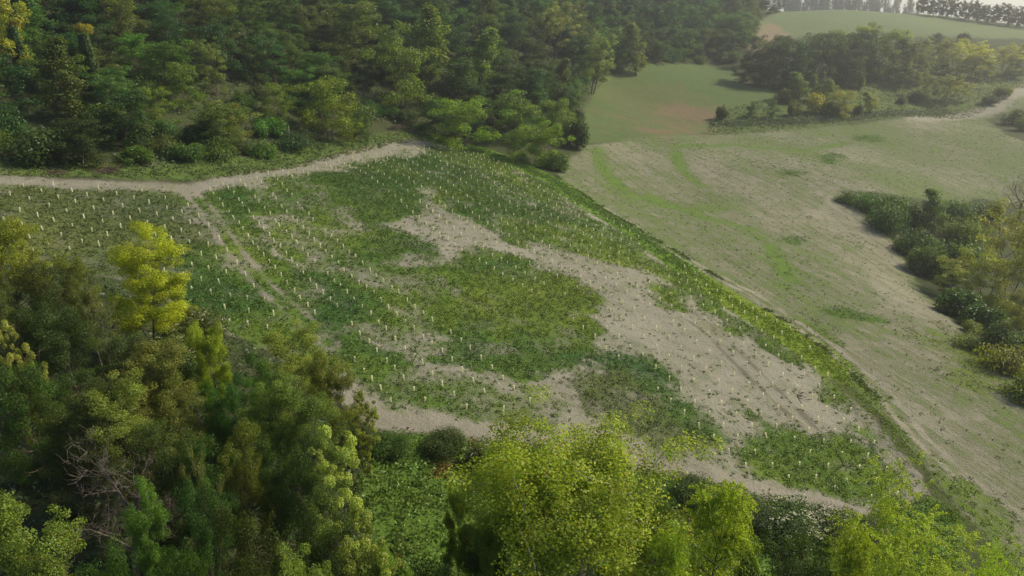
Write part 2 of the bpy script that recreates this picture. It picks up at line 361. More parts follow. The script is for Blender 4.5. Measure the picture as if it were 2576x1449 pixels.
def veg_cover(x, y, plist, base):
    x = np.ascontiguousarray(x); y = np.ascontiguousarray(y)
    cov = np.full(x.shape, base); col = np.tile(VEGCOL[1], (*x.shape, 1))
    for c, k, P in plist:
        m = soft(P, x, y); mw = soft(P, x, y, 5.0, 5.0, 6)
        cov = np.maximum(cov, np.maximum(c * m, .5 * c * mw)); f = m[..., None]; col = col * (1 - f) + VEGCOL[k] * f
    return cov, col
def relief(x, y, near=True):
    """Height with bank, ditch and small relief."""
    z = hbase(x, y)
    d, s, _ = linedist(VERGE, x, y)
    z = z + .14 * np.exp(-((d * s + .6) / 1.8) ** 2) - .12 * np.exp(-((d * s - 2.9) / 1.0) ** 2)
    z = z + sstep(4, 22, d * s) * (1 - sstep(250, 330, y)) * 1.9 * (fbm(x * .032 + 3, y * .032, 2) - .5)
    z = z + .35 * (fbm(x * .16, y * .16, 3) - .5) + .16 * (fbm(x * .9, y * .9, 3) - .5)
    return z

ang = np.radians(np.concatenate([np.linspace(-180, -58, 26)[:-1], np.linspace(-58, 58, 480), np.linspace(58, 180, 26)[1:]]))
rad = np.concatenate([[2, 12, 22], np.geomspace(30, 260, 400), np.geomspace(260, 700, 120)[1:], np.geomspace(700, 6000, 26)[1:]])
RR, AA = np.meshgrid(rad, ang, indexing='ij')
VX, VY = RR * np.sin(AA), RR * np.cos(AA)
inner = RR < 640
VZ = np.where(inner, relief(VX, VY), rbf(VX, VY))
fx, fy = VX.ravel(), VY.ravel()
print("terrain", time.time() - T0)
n = len(fx)
soil = np.zeros((n, 4)); veg = np.zeros((n, 4)); zone = np.zeros(n, int)
soil[:] = (.11, .088, .060, 0); veg[:] = (.048, .064, .022, .75)                # woodland floor
far = np.hypot(fx, fy) > 640; veg[far] = (.10, .13, .05, .9)
def setz(P, s, v, zi, amp=1.5):
    m = soft(P, fx, fy, amp, .5)[:, None]
    soil[:] = soil * (1 - m) + np.array(s) * m; veg[:] = veg * (1 - m) + np.array(v) * m
    if zi: zone[inside(P, fx, fy)] = zi
setz(Z_ROUGH, (.20, .16, .09, 0), (.085, .120, .032, .85), 1)
setz(Z_MARGIN, (.26, .21, .14, 0), (.080, .125, .026, .88), 1)
Z_CLEAR = poly((900, 1110), (1000, 1105), (1200, 1120), (1330, 1140), (1500, 1165), (1750, 1210), (2000, 1265), (2170, 1310), (2330, 1250), (2420, 1300), (2400, 1449), (1800, 1500), (1200, 1500), (900, 1500))
setz(Z_CLEAR, (.12, .10, .06, 0), (.085, .150, .024, .92), 1)
setz(Z_UPPER, (.25, .19, .12, .2), (.130, .165, .070, .85), 2)
setz(Z_MEADOW, (.22, .16, .09, .2), (.078, .122, .036, .78), 3)
setz(Z_MOWN, (.232, .216, .158, 1.1), (.106, .142, .042, .56), 4)
setz(Z_FIELD, (.232, .217, .170, .35), (.070, .100, .028, .12), 5)
cov, col = veg_cover(fx, fy, PATCH, .20)
m = zone == 5
cov = cov * (.45 + 1.0 * fbm(fx * .35, fy * .35, 3)) + .35 * (fbm(fx * .10, fy * .10, 4) - .5)
cmix = fbm(fx * .09 + 70, fy * .09, 4)[:, None]; col = col * (.75 + .5 * cmix) + (cmix - .5) * np.array([.06, .03, 0]); col = col.clip(.02, 1)
veg[m, :3] = col[m]; veg[m, 3] = np.clip(cov[m], 0, 1)
# straw-dry strip along the crest
dry = soft(poly((1130, 378), (1200, 385), (1300, 440), (1380, 490), (1350, 510), (1250, 460), (1150, 410)), fx, fy, 4, 1.5)[:, None]
soil[:, :3] = soil[:, :3] * (1 - dry) + np.array((.28, .26, .19)) * dry
cov2, col2 = veg_cover(fx, fy, MPATCH, 0)
m = zone == 4
f = np.clip(cov2[m] * 1.1, 0, 1)[:, None]; veg[m, :3] = veg[m, :3] * (1 - f) + col2[m] * f; veg[m, 3] = np.maximum(veg[m, 3], cov2[m])
veg[m, 3] = np.clip(veg[m, 3] + .9 * (fbm(fx[m] * .045 + 9, fy[m] * .03, 4) - .5), 0, 1)
pale = soft(poly((2090, 470), (2150, 540), (2230, 610), (2300, 720), (2400, 820), (2300, 800), (2200, 720), (2080, 600), (2050, 520)), fx, fy, 5, 3)
veg[:, 3] -= .3 * pale
pale = soft(poly((2560, 1000), (2300, 870), (2130, 870), (2230, 990), (2330, 1110), (2450, 1230), (2650, 1420), (2700, 1200)), fx, fy, 5, 3)
veg[:, 3] -= .18 * pale
for P in SWATH:
    d, s, al = linedist(P, fx, fy)
    w = np.exp(-(d / 1.9) ** 2) * (zone == 4); w = (w * (0.4 + 1.1 * fbm(fx * .2, fy * .2, 3)))[:, None].clip(0, 1)
    veg[:] = veg * (1 - w) + np.array((.095, .155, .025, .92)) * w
br = soft(poly((1590, 340), (1640, 275), (1700, 262), (1800, 275), (1830, 290), (1790, 310), (1780, 325), (1700, 342)), fx, fy, 14, 5)[:, None] * (.25 + .9 * sstep(.35, .65, fbm(fx * .12, fy * .12, 4)))[:, None]     # ochre dock in the meadow
veg[:] = veg * (1 - br) + np.array((.150, .122, .066, .7)) * br
br = soft(poly((1500, 330), (1540, 200), (1700, 220), (1740, 270), (1600, 300)), fx, fy, 14, 6)[:, None] * .3
veg[:] = veg * (1 - br) + np.array((.14, .13, .055, .7)) * br
br = soft(poly((1885, 155), (1895, 90), (1925, 55), (1970, 75), (1990, 95), (1940, 130)), fx, fy, 3, 2)[:, None]
veg[:, 3:] -= .6 * br
def lay(P, w0, s, cover, zi=0, edge=.5):
    d, sd, al = linedist(P, fx, fy)
    w = (1 - sstep(w0 - edge, w0 + edge, d + 1.2 * (fbm(fx * .4, fy * .4, 3) - .5)))[:, None]
    soil[:] = soil * (1 - w) + np.array(s) * w
    veg[:, 3:] = veg[:, 3:] * (1 - w) + cover * w
    if zi: zone[d < w0] = zi
lay(TRACK_A, 2.2, (.235, .218, .174, .1), .22, 6, 2.0); lay(TRACK_C, 1.3, (.218, .198, .158, .1), .08, 6, .9)
d, s, al = linedist(TRACK_B, fx, fy)
w = (np.exp(-((d - .95) / .5) ** 2) * (.10 + .65 * sstep(.35, .65, fbm(fx * .25, fy * .25, 3))))[:, None].clip(0, .9); soil[:] = soil * (1 - w) + np.array((.215, .187, .147, .1)) * w; veg[:, 3:] = veg[:, 3:] * (1 - w); zone[d < 1.5] = 6
# the grass bank along the planted field
VL = np.concatenate([[0], np.cumsum(np.hypot(*np.diff(VERGE, axis=0).T))])
d, s, al = linedist(VERGE, fx, fy); hw = 3.2 + 1.2 * (fbm(al * .08, al * 0 + 3, 2) - .5)
w = (1 - sstep(hw - .5, hw + .5, d))[:, None]
gcol = np.array((.100, .180, .020, .97)) * np.ones((n, 1)); t = sstep(VL[6] - 8, VL[7], al)[:, None]
gcol[:, :3] = gcol[:, :3] * (1 - t) + np.array((.150, .210, .020)) * t
w = w * (1 - .88 * sstep(VL[9], VL[10] + 6, al))[:, None]
veg[:] = veg * (1 - w) + gcol * w; zone[d < 1.9] = 7
for P_ in (poly((1640, 745), (1760, 830), (1860, 925), (1960, 1020), (2030, 1085)), poly((1700, 752), (1800, 832), (1900, 925), (2010, 1032), (2090, 1110))):
    lay(P_, .16, (.130, .118, .088, .35), .1, 0, .3)
lay(poly((2300, 300), (2400, 292), (2450, 289), (2490, 275), (2530, 245), (2600, 218), (2700, 195)), 4.5, (.26, .24, .19, .3), .15, 0, 2.0)
_t = np.gradient(PALE_D, axis=0); _t /= np.hypot(*_t.T)[:, None]
for off in (0.0, 1.9):
    lay(PALE_D + np.stack([_t[:, 1], -_t[:, 0]], 1) * -off, .38, (.25, .23, .175, 0), .10, 0, .35)
d, s, al = linedist(DARKLINE, fx, fy); w = (np.exp(-(d / .6) ** 2) * sstep(.3, .6, fbm(fx * .3, fy * .3, 3)) * .7)[:, None]; veg[:] = veg * (1 - w) + np.array((.065, .105, .018, .95)) * w * .8 + veg * w * .2
veg[:, 3] = np.clip(veg[:, 3], 0, 1)
ZN = ["ground", "rough_grassland", "upper_field", "meadow", "mown_field", "planted_field", "dirt_track", "grass_bank"]
ni, nj = RR.shape
idx = np.arange(n).reshape(ni, nj)
quads = np.stack([idx[:-1, :-1], idx[:-1, 1:], idx[1:, 1:], idx[1:, :-1]], -1).reshape(-1, 4)[:, ::-1]
qz = zone[quads].max(1)
P3 = np.stack([fx, fy, VZ.ravel() + CAMZ], 1)
for zi, nm in enumerate(ZN):
    q = quads[qz == zi]
    if not len(q): continue
    us, inv = np.unique(q, return_inverse=True)
    me = mesh_np(nm, P3[us], [inv.reshape(-1, 4)], True, {"soil": soil[us], "veg": veg[us]})
    tag(obj(nm, me, mat=M_GROUND), kind="structure")
print("ground", time.time() - T0)
def gz(x, y): return relief(np.asarray(x, float), np.asarray(y, float)) + CAMZ

# ------------------------------------------------------------------ foliage builders
def unit(v): return v / np.maximum(np.linalg.norm(v, axis=-1, keepdims=True), 1e-9)
def leaf_cards(rng, c, nrm, size, asp=.62, fold=.18):
    """Rhombic, slightly folded leaves at c facing nrm."""
    n = len(c); r = rng.normal(size=(n, 3)); t = unit(np.cross(nrm, r)); b = np.cross(nrm, t)
    s = np.asarray(size).reshape(-1, 1) * .5 * np.ones((n, 1))
    v = np.stack([c - t * s, c + b * s * asp + nrm * s * fold, c + t * s, c - b * s * asp + nrm * s * fold], 1)
    return v.reshape(-1, 3), np.arange(4 * n, dtype=np.int32).reshape(n, 4)
def tubes(branches):
    V = []; Q = []; o = 0
    for pts, rad, k in branches:
        pts = np.asarray(pts, float); m = len(pts)
        t = unit(np.gradient(pts, axis=0)); ref = np.where(np.abs(t[:, 2:3]) > .9, np.array([[1., 0, 0]]), np.array([[0, 0, 1.]]))
        a = unit(np.cross(t, ref)); b = np.cross(t, a)
        an = np.linspace(0, 2 * math.pi, k, endpoint=False)
        ring = pts[:, None] + (a[:, None] * np.cos(an)[None, :, None] + b[:, None] * np.sin(an)[None, :, None]) * np.asarray(rad)[:, None, None]
        V.append(ring.reshape(-1, 3))
        i = np.arange(m - 1)[:, None] * k; j = np.arange(k)[None]; j2 = (j + 1) % k
        Q.append((np.stack([i + j, i + j2, i + k + j2, i + k + j], -1).reshape(-1, 4)) + o); o += m * k
    return np.concatenate(V), np.concatenate(Q)
def bend(p0, d, L, n, rng, up=.15, wob=.12):
    pts = [np.array(p0, float)]; d = np.array(d, float); d /= np.linalg.norm(d)
    for i in range(n):
        d = d + np.array([0, 0, up / n * 2]) + rng.normal(size=3) * wob; d /= np.linalg.norm(d)
        pts.append(pts[-1] + d * L / n)
    return np.array(pts)
PROF = {
    "round": lambda t: math.sqrt(max(0, 1 - ((t - .42) / .62) ** 2)), "dome": lambda t: math.sqrt(max(.04, 1 - (t / 1.03) ** 2.4)),
    "spire": lambda t: max(.12, (1 - t) ** .7) * min(1, .5 + t * 3), "column": lambda t: max(.15, math.sqrt(max(0, 1 - ((t - .45) / .62) ** 4))),
    "vase": lambda t: max(.1, math.sin(math.pi * min(1, .2 + t * .72)))}
class Tree: pass
def make_tree(seed, H, W, t0=.25, prof="round", nlimb=14, elev=(20, 60), nsub=5, cr=.8, nleaf=8000, leaf=.35, flat=.7, tr=.2, spray=False, stems=1, spread=.12, up=.25, holes=.1, ksub=2, asp=.62, gap=None, trunkf=1.0):
    rng = np.random.default_rng(seed); br = []; fine = []; cl = []; axes = []
    for s in range(stems):
        az = 2 * math.pi * s / stems + rng.random() * 1.5
        ln = spread * (1 if stems > 1 else .35)
        d0 = np.array([math.cos(az) * ln, math.sin(az) * ln, 1.0])
        hs = H * (.95 if s == 0 else rng.uniform(.75, .95)) * .96 * trunkf
        p0 = np.array([math.cos(az), math.sin(az), 0]) * (tr * 1.2 if stems > 1 else 0)
        tk = bend(p0 - np.array([0, 0, .6]), d0, hs, 12, rng, up=.05, wob=.05)
        rr = tr * (.8 if stems > 1 else 1) * (1 - np.linspace(0, 1, 13) ** .8 * .93); rr[0] *= 1.5
        br.append((tk, rr, 8)); nl = max(4, nlimb // stems)
        for i in range(nl):
            t = t0 + (.98 - t0) * (i + rng.random()) / nl
            f = t * 12; k = min(11, int(f)); p = tk[k] + (tk[k + 1] - tk[k]) * (f - k)
            q = (t - t0) / (1 - t0)
            R = W / 2 * PROF[prof](q) * rng.uniform(.7, 1.12)
            a = i * 2.4 + az + rng.normal() * .35; e = math.radians(lerp(elev[0], elev[1], q) + rng.normal() * 8)
            d = np.array([math.cos(a) * math.cos(e), math.sin(a) * math.cos(e), math.sin(e)])
            L = max(.5, R / max(.35, math.cos(e))); L = min(L, R * 1.6)
            lb = bend(p, d, L, 6, rng, up=up, wob=.08)
            r0 = max(.02, tr * .42 * (1 - t * .65)); br.append((lb, r0 * (1 - np.linspace(0, 1, 7) * .8), 5))
            ns = max(2, int(round(nsub * (.5 + R / (W / 2) * .6))))
            for j in range(ns):
                u = .3 + .7 * (j + rng.random()) / ns; g = u * 6; k2 = min(5, int(g)); p2 = lb[k2] + (lb[k2 + 1] - lb[k2]) * (g - k2)
                d2 = unit(lb[k2 + 1] - lb[k2]); d2 = d2 * .7 + rng.normal(size=3) * .55 + np.array([0, 0, .15])
                L2 = L * .38 * rng.uniform(.5, 1.2) + .25
                sb = bend(p2, d2, L2, 4, rng, up=up * .5, wob=.15)
                fine.append((sb, max(.012, r0 * .35) * (1 - np.linspace(0, 1, 5) * .75), 4))
                for c in range(ksub):
                    if rng.random() < holes: continue
                    w = (c + 1) / ksub
                    cc = sb[int(round(w * 4))]; cl.append(cc); axes.append(unit(sb[-1] - sb[0]))
            cl.append(lb[-1]); axes.append(unit(lb[-1] - lb[-2]))
        cl.append(tk[-1]); axes.append(np.array([0, 0, 1.0]))
    cl = np.array(cl); axes = np.array(axes)
    if gap:      # a window in the crown through which the stems show
        kp = ~((cl[:, 1] < 1.0) & (np.abs(cl[:, 0]) < gap * (1.15 - cl[:, 2] / (H * .62))) & (cl[:, 2] < H * .62)); cl, axes = cl[kp], axes[kp]
    cs = rng.uniform(.55, 1.25, len(cl)) ** 1.0; wts = cs ** 2; wts /= wts.sum()
    ci = rng.choice(len(cl), nleaf, p=wts)
    ctr = np.array([0, 0, H * (t0 + 1) / 2])
    dirs = unit(rng.normal(size=(nleaf, 3)))
    if spray:        # feathery fronds: leaflets along drooping twigs
        fid = ci * 4 + rng.integers(0, 4, nleaf); fr = np.random.default_rng(seed + 1)
        fd = unit(fr.normal(size=(len(cl) * 4, 3)) * np.array([1, 1, .45]) + np.repeat(axes, 4, 0) * .8)
        s = rng.random(nleaf) ** .8; Lf = cr * 1.9 * cs[ci]
        pos = cl[ci] + fd[fid] * (s * Lf)[:, None] + np.array([0, 0, -1]) * (s ** 2 * Lf * .38)[:, None] + rng.normal(size=(nleaf, 3)) * .07 * cr
        nrm = unit(np.array([0, 0, 1.0]) + rng.normal(size=(nleaf, 3)) * .45 + fd[fid] * .2)
        tb = np.random.default_rng(seed + 2).uniform(.75, 1.25, len(cl) * 4)[fid]
    else:
        rr = rng.random(nleaf) ** .32 * cr * cs[ci]
        pos = cl[ci] + dirs * rr[:, None] * np.array([1, 1, flat])
        nrm = unit(dirs * .55 + np.array([0, 0, .45]) + unit(cl[ci] - ctr) * .3 + rng.normal(size=(nleaf, 3)) * .55)
        tb = np.random.default_rng(seed + 2).uniform(.72, 1.28, len(cl))[ci]
    pos[:, 2] = np.maximum(pos[:, 2], .15)
    v, q = leaf_cards(rng, pos, nrm, leaf * rng.uniform(.6, 1.3, nleaf), asp)
    tv = (tb * rng.uniform(.75, 1.25, nleaf))[:, None]
    tint = np.concatenate([tv * (1 + .12 * rng.normal(size=(nleaf, 1))), tv, tv * rng.uniform(.7, 1.2, (nleaf, 1)), np.ones((nleaf, 1))], 1)
    T = Tree(); T.H = float(pos[:, 2].max()); T.W = float(2 * np.percentile(np.hypot(pos[:, 0], pos[:, 1]), 96))
    T.crown = mesh_np("crown", v, [q], False, {"tint": np.repeat(tint, 4, 0)}); T.crown.materials.append(M_LEAF)
    T.fine = None
    if nleaf > 12000 or nleaf == 4200:      # near trees keep their thin branches as a piece of their own
        tv, tq = tubes(fine); T.fine = mesh_np("branches", tv, [tq], True); T.fine.materials.append(M_BARK); fine = []
    tv, tq = tubes(br + fine); T.trunk = mesh_np("trunk", tv, [tq], True); T.trunk.materials.append(M_BARK)
    T.extra = None; T.pos = pos; T.nrm = nrm; T.rng = rng
    return T
def make_ivy(seed, H, R, nleaf, leaf):
    """A tall trunk thickly wrapped in ivy."""
    rng = np.random.default_rng(seed)
    tk = bend((0, 0, -.5), (.03, .02, 1), H + .5, 12, rng, up=.02, wob=.04); T = Tree()
    tv, tq = tubes([(tk, np.linspace(.28, .1, 13), 8)]); T.trunk = mesh_np("trunk", tv, [tq], True); T.trunk.materials.append(M_BARK)
    t = rng.random(nleaf); f = t * 12; k = np.minimum(11, f.astype(int)); c = tk[k] + (tk[k + 1] - tk[k]) * (f - k)[:, None]
    a = rng.random(nleaf) * 6.283; rad = R * (1.15 - .55 * t) * (.55 + .75 * vnoise(a * 1.1 + 40, t * H * .8)) * rng.random(nleaf) ** .35
    d = np.stack([np.cos(a), np.sin(a), 0 * a], 1)
    pos = c + d * rad[:, None]; nrm = unit(d + np.array([0, 0, .5]) + rng.normal(size=(nleaf, 3)) * .5)
    v, q = leaf_cards(rng, pos, nrm, leaf * rng.uniform(.6, 1.3, nleaf), .8)
    tw = rng.uniform(.6, 1.3, (nleaf, 1)); tint = np.concatenate([tw, tw, tw, np.ones((nleaf, 1))], 1)
    T.crown = mesh_np("ivy", v, [q], False, {"tint": np.repeat(tint, 4, 0)}); T.crown.materials.append(M_LEAF)
    T.H = H; T.W = 2 * R; T.extra = None; T.pos = pos; T.nrm = nrm; T.rng = rng
    return T
def make_bush(seed, R, H, nleaf, leaf, lumps=14, flowers=0):
    rng = np.random.default_rng(seed); T = Tree()
    a = rng.random(lumps) * 6.283; r = R * rng.random(lumps) ** .6 * .75
    c = np.stack([r * np.cos(a), r * np.sin(a), H * (.35 + .45 * rng.random(lumps)) * (1 - .45 * (r / R) ** 2)], 1)
    cs = R * rng.uniform(.28, .55, lumps); w = cs ** 2 / (cs ** 2).sum()
    ci = rng.choice(lumps, nleaf, p=w); d = unit(rng.normal(size=(nleaf, 3)))
    pos = c[ci] + d * (cs[ci] * rng.random(nleaf) ** .4)[:, None]; pos[:, 2] = np.abs(pos[:, 2])
    nrm = unit(d * .6 + np.array([0, 0, .5]) + rng.normal(size=(nleaf, 3)) * .5)
    v, q = leaf_cards(rng, pos, nrm, leaf * rng.uniform(.6, 1.3, nleaf))
    tb = rng.uniform(.7, 1.3, lumps)[ci] * rng.uniform(.75, 1.25, nleaf); tint = np.stack([tb, tb, tb * rng.uniform(.8, 1.1, nleaf), np.ones(nleaf)], 1)
    T.crown = mesh_np("foliage", v, [q], False, {"tint": np.repeat(tint, 4, 0)}); T.crown.materials.append(M_LEAF)
    br = [(bend((0, 0, -.3), unit(cc + np.array([0, 0, .4])), np.linalg.norm(cc) + .3, 5, rng, up=.1, wob=.1), np.linspace(.06, .015, 6), 4) for cc in c]
    tv, tq = tubes(br); T.trunk = mesh_np("stems", tv, [tq], True); T.trunk.materials.append(M_BARK)
    T.H = float(pos[:, 2].max()); T.W = 2 * float(np.percentile(np.hypot(pos[:, 0], pos[:, 1]), 96)); T.extra = None; T.pos = pos; T.nrm = nrm; T.rng = rng
    if flowers: add_flowers(T, flowers)
    return T
def add_flowers(T, k, n=9, size=.11, lift=.12):
    """Flat creamy flower heads on the outside of the crown."""
    rng = T.rng; hi = np.argsort(-(T.pos[:, 2] + np.hypot(T.pos[:, 0], T.pos[:, 1]) * .5))[: max(k * 6, len(T.pos) // 4)]
    c = T.pos[rng.choice(hi, k)] + np.array([0, 0, lift])
    pos = np.repeat(c, n, 0) + rng.normal(size=(k * n, 3)) * np.array([.1, .1, .02])
    v, q = leaf_cards(rng, pos, unit(np.array([0, 0, 1.]) + rng.normal(size=(k * n, 3)) * .25), size * rng.uniform(.7, 1.3, k * n), .9)
    T.extra = mesh_np("blossom", v, [q]); T.extra.materials.append(M_BLOSSOM)
M_BLOSSOM = plain_mat("cream_blossom", (.55, .52, .36), .7, .3)
def make_dead(seed, H, W, depth=4, tr=.24, droop=.0):
    rng = np.random.default_rng(seed); br = []; 
    def rec(p, d, L, r, lev):
        n = 6; pts = bend(p, d, L, n, rng, up=.1 - droop, wob=.12 + .03 * lev)
        br.append((pts, r * (1 - np.linspace(0, 1, n + 1) * .65), 7 if lev == 0 else 4))
        if lev >= depth: return
        for i in range([6, 6, 6, 5][lev]):
            t = rng.uniform(.35, 1.0); g = t * n; k = min(n - 1, int(g)); q = pts[k] + (pts[k + 1] - pts[k]) * (g - k)
            dd = unit(pts[k + 1] - pts[k]) * .75 + rng.normal(size=3) * np.array([.8, .8, .4]); rec(q, dd, L * rng.uniform(.4, .72), max(.010, r * (1 - t * .6) * .5), lev + 1)
    rec(np.array([0, 0, -.4]), np.array([.05, .0, 1]), H * .55, tr, 0)
    tv, tq = tubes(br); T = Tree(); T.trunk = mesh_np("trunk", tv, [tq], True); T.trunk.materials.append(M_BARK); T.crown = None; T.extra = None
    T.H = float(tv[:, 2].max()); T.W = 2 * float(np.percentile(np.hypot(tv[:, 0], tv[:, 1]), 97))
    return T
SP = {}
# near trees, seen leaf by leaf
SP["poplar"] = make_tree(9, 20, 12.5, t0=.28, prof="dome", nlimb=52, elev=(18, 68), nsub=6, cr=.85, nleaf=87500, leaf=0.146, flat=.85, tr=.34, trunkf=.80, stems=3, spread=.13, up=.35, holes=.12, ksub=3, asp=.8, gap=2.1)
SP["acid_locust"] = make_tree(12, 14, 7.5, t0=.30, prof="column", nlimb=22, elev=(5, 50), nsub=5, cr=.85, nleaf=55000, leaf=0.163, flat=.8, tr=.16, up=.1, holes=.25, asp=.6)
SP["feather"] = make_tree(13, 12, 9, t0=.18, prof="spire", nlimb=26, elev=(8, 45), nsub=6, cr=.80, nleaf=45000, leaf=0.172, tr=.2, spray=True, up=-.05, holes=.05, asp=.45)
SP["feather_broad"] = make_tree(14, 12, 11, t0=.15, prof="dome", nlimb=30, elev=(8, 50), nsub=6, cr=1.0, nleaf=82500, leaf=0.163, tr=.2, spray=True, up=0, stems=2, holes=.05, asp=.45)
SP["aspen"] = make_tree(15, 14, 7, t0=.2, prof="column", nlimb=30, elev=(20, 60), nsub=5, ksub=1, cr=.90, nleaf=40000, leaf=0.146, tr=.16, up=.25, holes=.15, asp=.75)
SP["aspen_b"] = make_tree(16, 14, 8, t0=.2, prof="dome", nlimb=30, elev=(15, 60), nsub=5, ksub=1, cr=.90, nleaf=40000, leaf=0.146, tr=.18, stems=2, up=.25, holes=.2, asp=.75)
SP["dark"] = make_tree(17, 13, 9, t0=.12, prof="round", nlimb=26, elev=(5, 55), nsub=4, ksub=1, cr=1.2, nleaf=40000, leaf=0.163, tr=.2, holes=.1)
SP["dark_b"] = make_tree(18, 12, 8, t0=.12, prof="dome", nlimb=24, elev=(5, 55), nsub=4, ksub=1, cr=1.15, nleaf=37500, leaf=0.163, tr=.2, stems=2, holes=.15)
SP["loose"] = make_tree(19, 13, 6.5, t0=.15, prof="column", nlimb=22, elev=(25, 60), nsub=4, ksub=1, cr=.70, nleaf=17000, leaf=.21, tr=.13, stems=2, up=.3, holes=.25, asp=.7)
SP["twiggy"] = make_tree(20, 11, 5, t0=.3, prof="vase", nlimb=20, elev=(40, 70), nsub=6, cr=.45, nleaf=4200, leaf=.17, tr=.13, stems=3, spread=.25, up=.2, holes=.4)
SP["elder"] = make_bush(21, 3.0, 4.6, 16000, .18, 26, flowers=60)
SP["bush_near"] = make_bush(22, 2.8, 3.4, 13000, .17, 24)
SP["pale_bush_near"] = make_bush(23, 2.4, 3.0, 9000, .17, 22, flowers=45)
SP["dead"] = make_dead(24, 11, 9, 4, .26)
SP["dead_far"] = make_dead(25, 9, 8, 3, .22)
# trees across the field and on the hillside
def farset(key, seeds, **kw):
    for i, s in enumerate(seeds): SP["%s%d" % (key, i)] = make_tree(s, **kw)
farset("round", (31, 32, 33, 34), H=12, W=8, t0=.05, prof="round", nlimb=18, elev=(10, 60), nsub=3, ksub=1, cr=1.35, nleaf=8000, leaf=.36, flat=.75, tr=.17, holes=.12)
farset("locust", (41, 42, 43), H=11, W=9, t0=.08, prof="dome", nlimb=18, elev=(2, 45), nsub=4, ksub=1, cr=1.35, nleaf=8500, leaf=.33, flat=.58, tr=.17, stems=2, up=.05, holes=.12)
farset("slender", (51, 52, 53), H=14, W=5, t0=.08, prof="spire", nlimb=22, elev=(25, 65), nsub=3, ksub=1, cr=.95, nleaf=5600, leaf=.34, flat=.9, tr=.15, holes=.12)
farset("airy", (61, 62), H=13, W=7.5, t0=.15, prof="vase", nlimb=18, elev=(35, 70), nsub=5, ksub=1, cr=.85, nleaf=7000, leaf=.28, tr=.16, stems=2, up=.2, holes=.2)
farset("ridge", (71, 72, 73), H=13, W=5.5, t0=.12, prof="column", nlimb=17, elev=(25, 60), nsub=4, cr=.85, nleaf=3600, leaf=.45, tr=.16, stems=2, spread=.1, holes=.3)
for i in range(4): SP["bush%d" % i] = make_bush(81 + i, 2.5, 2.8, 3200, .30, 16)
SP["scrub0"] = make_bush(86, 3.2, 2.0, 3600, .30, 22); SP["scrub1"] = make_bush(87, 3.5, 1.8, 3600, .30, 24)
SP["ivy"] = make_ivy(91, 13, 1.5, 7000, .33)
print("species", time.time() - T0)
DK = (.062, .096, .028); MD = (.095, .142, .033); BR = (.180, .245, .036); YE = (.30, .31, .022); OL = (.135, .125, .040); GY = (.115, .145, .072); LM = (.16, .21, .03); BN = (.15, .12, .055); GO = (.21, .19, .045); TE = (.040, .085, .040)
BARK = (.16, .13, .10); PALE = (.50, .47, .41); GREYB = (.27, .24, .22)
THINGS = []
def put(spk, x, y, h, w, color, name, label, cat="tree", group=None, bark=BARK, rot=None, sink=.15):
    S = SP[spk]; color = (min(color[0], .95 * color[1]), color[1], min(color[2], .38 * color[1]))
    e = bpy.data.objects.new(name, None); COL.objects.link(e); e.empty_display_size = .3
    e.location = (x, y, float(gz(x, y)) - sink)
    e.rotation_euler = (0, 0, random.random() * 6.283 if rot is None else rot)
    e.scale = (w / S.W, w / S.W, h / S.H)
    isb = spk.startswith(("bush", "scrub", "elder", "pale_bush")); 
    tk = obj("stem" if isb else "trunk", S.trunk, e, color=bark)
    if getattr(S, "fine", None): tag(obj("branches", S.fine, tk, color=bark), kind="stuff")
    if S.crown: obj("foliage" if isb else ("ivy" if spk == "ivy" else "crown"), S.crown, e, color=color)
    if S.extra: tag(obj("blossom", S.extra, e), kind="stuff")
    if spk == "ivy":
        c = obj("crown", SP["bush1"].crown, e, color=(.30, .27, .04)); c.location = (0, 0, S.H - .6); c.scale = (.55, .55, .8)
    tag(e, label, cat, group)
    THINGS.append((e, spk, x, y, h, w, color))
    return e
def at_base(spk, cx, top, base, wpx, color, name, label, **kw):
    """Foot seen at (cx, base), crown top at (cx, top)."""
    x, y = hit(cx, base); z = float(hbase(x, y)); d = y * PC - z * PS
    return put(spk, x, y, max(.8, topz(y, top) - z), wpx * d / FPX, color, name, label, **kw)
def at_top(spk, cx, top, d, wpx, color, name, label, **kw):
    """Crown top seen at (cx, top) at distance d; the foot is wherever the ground is below."""
    x, y, z = ray(cx, top) * d
    return put(spk, x, y, z - float(hbase(x, y)), wpx * d / FPX, color, name, label, **kw)

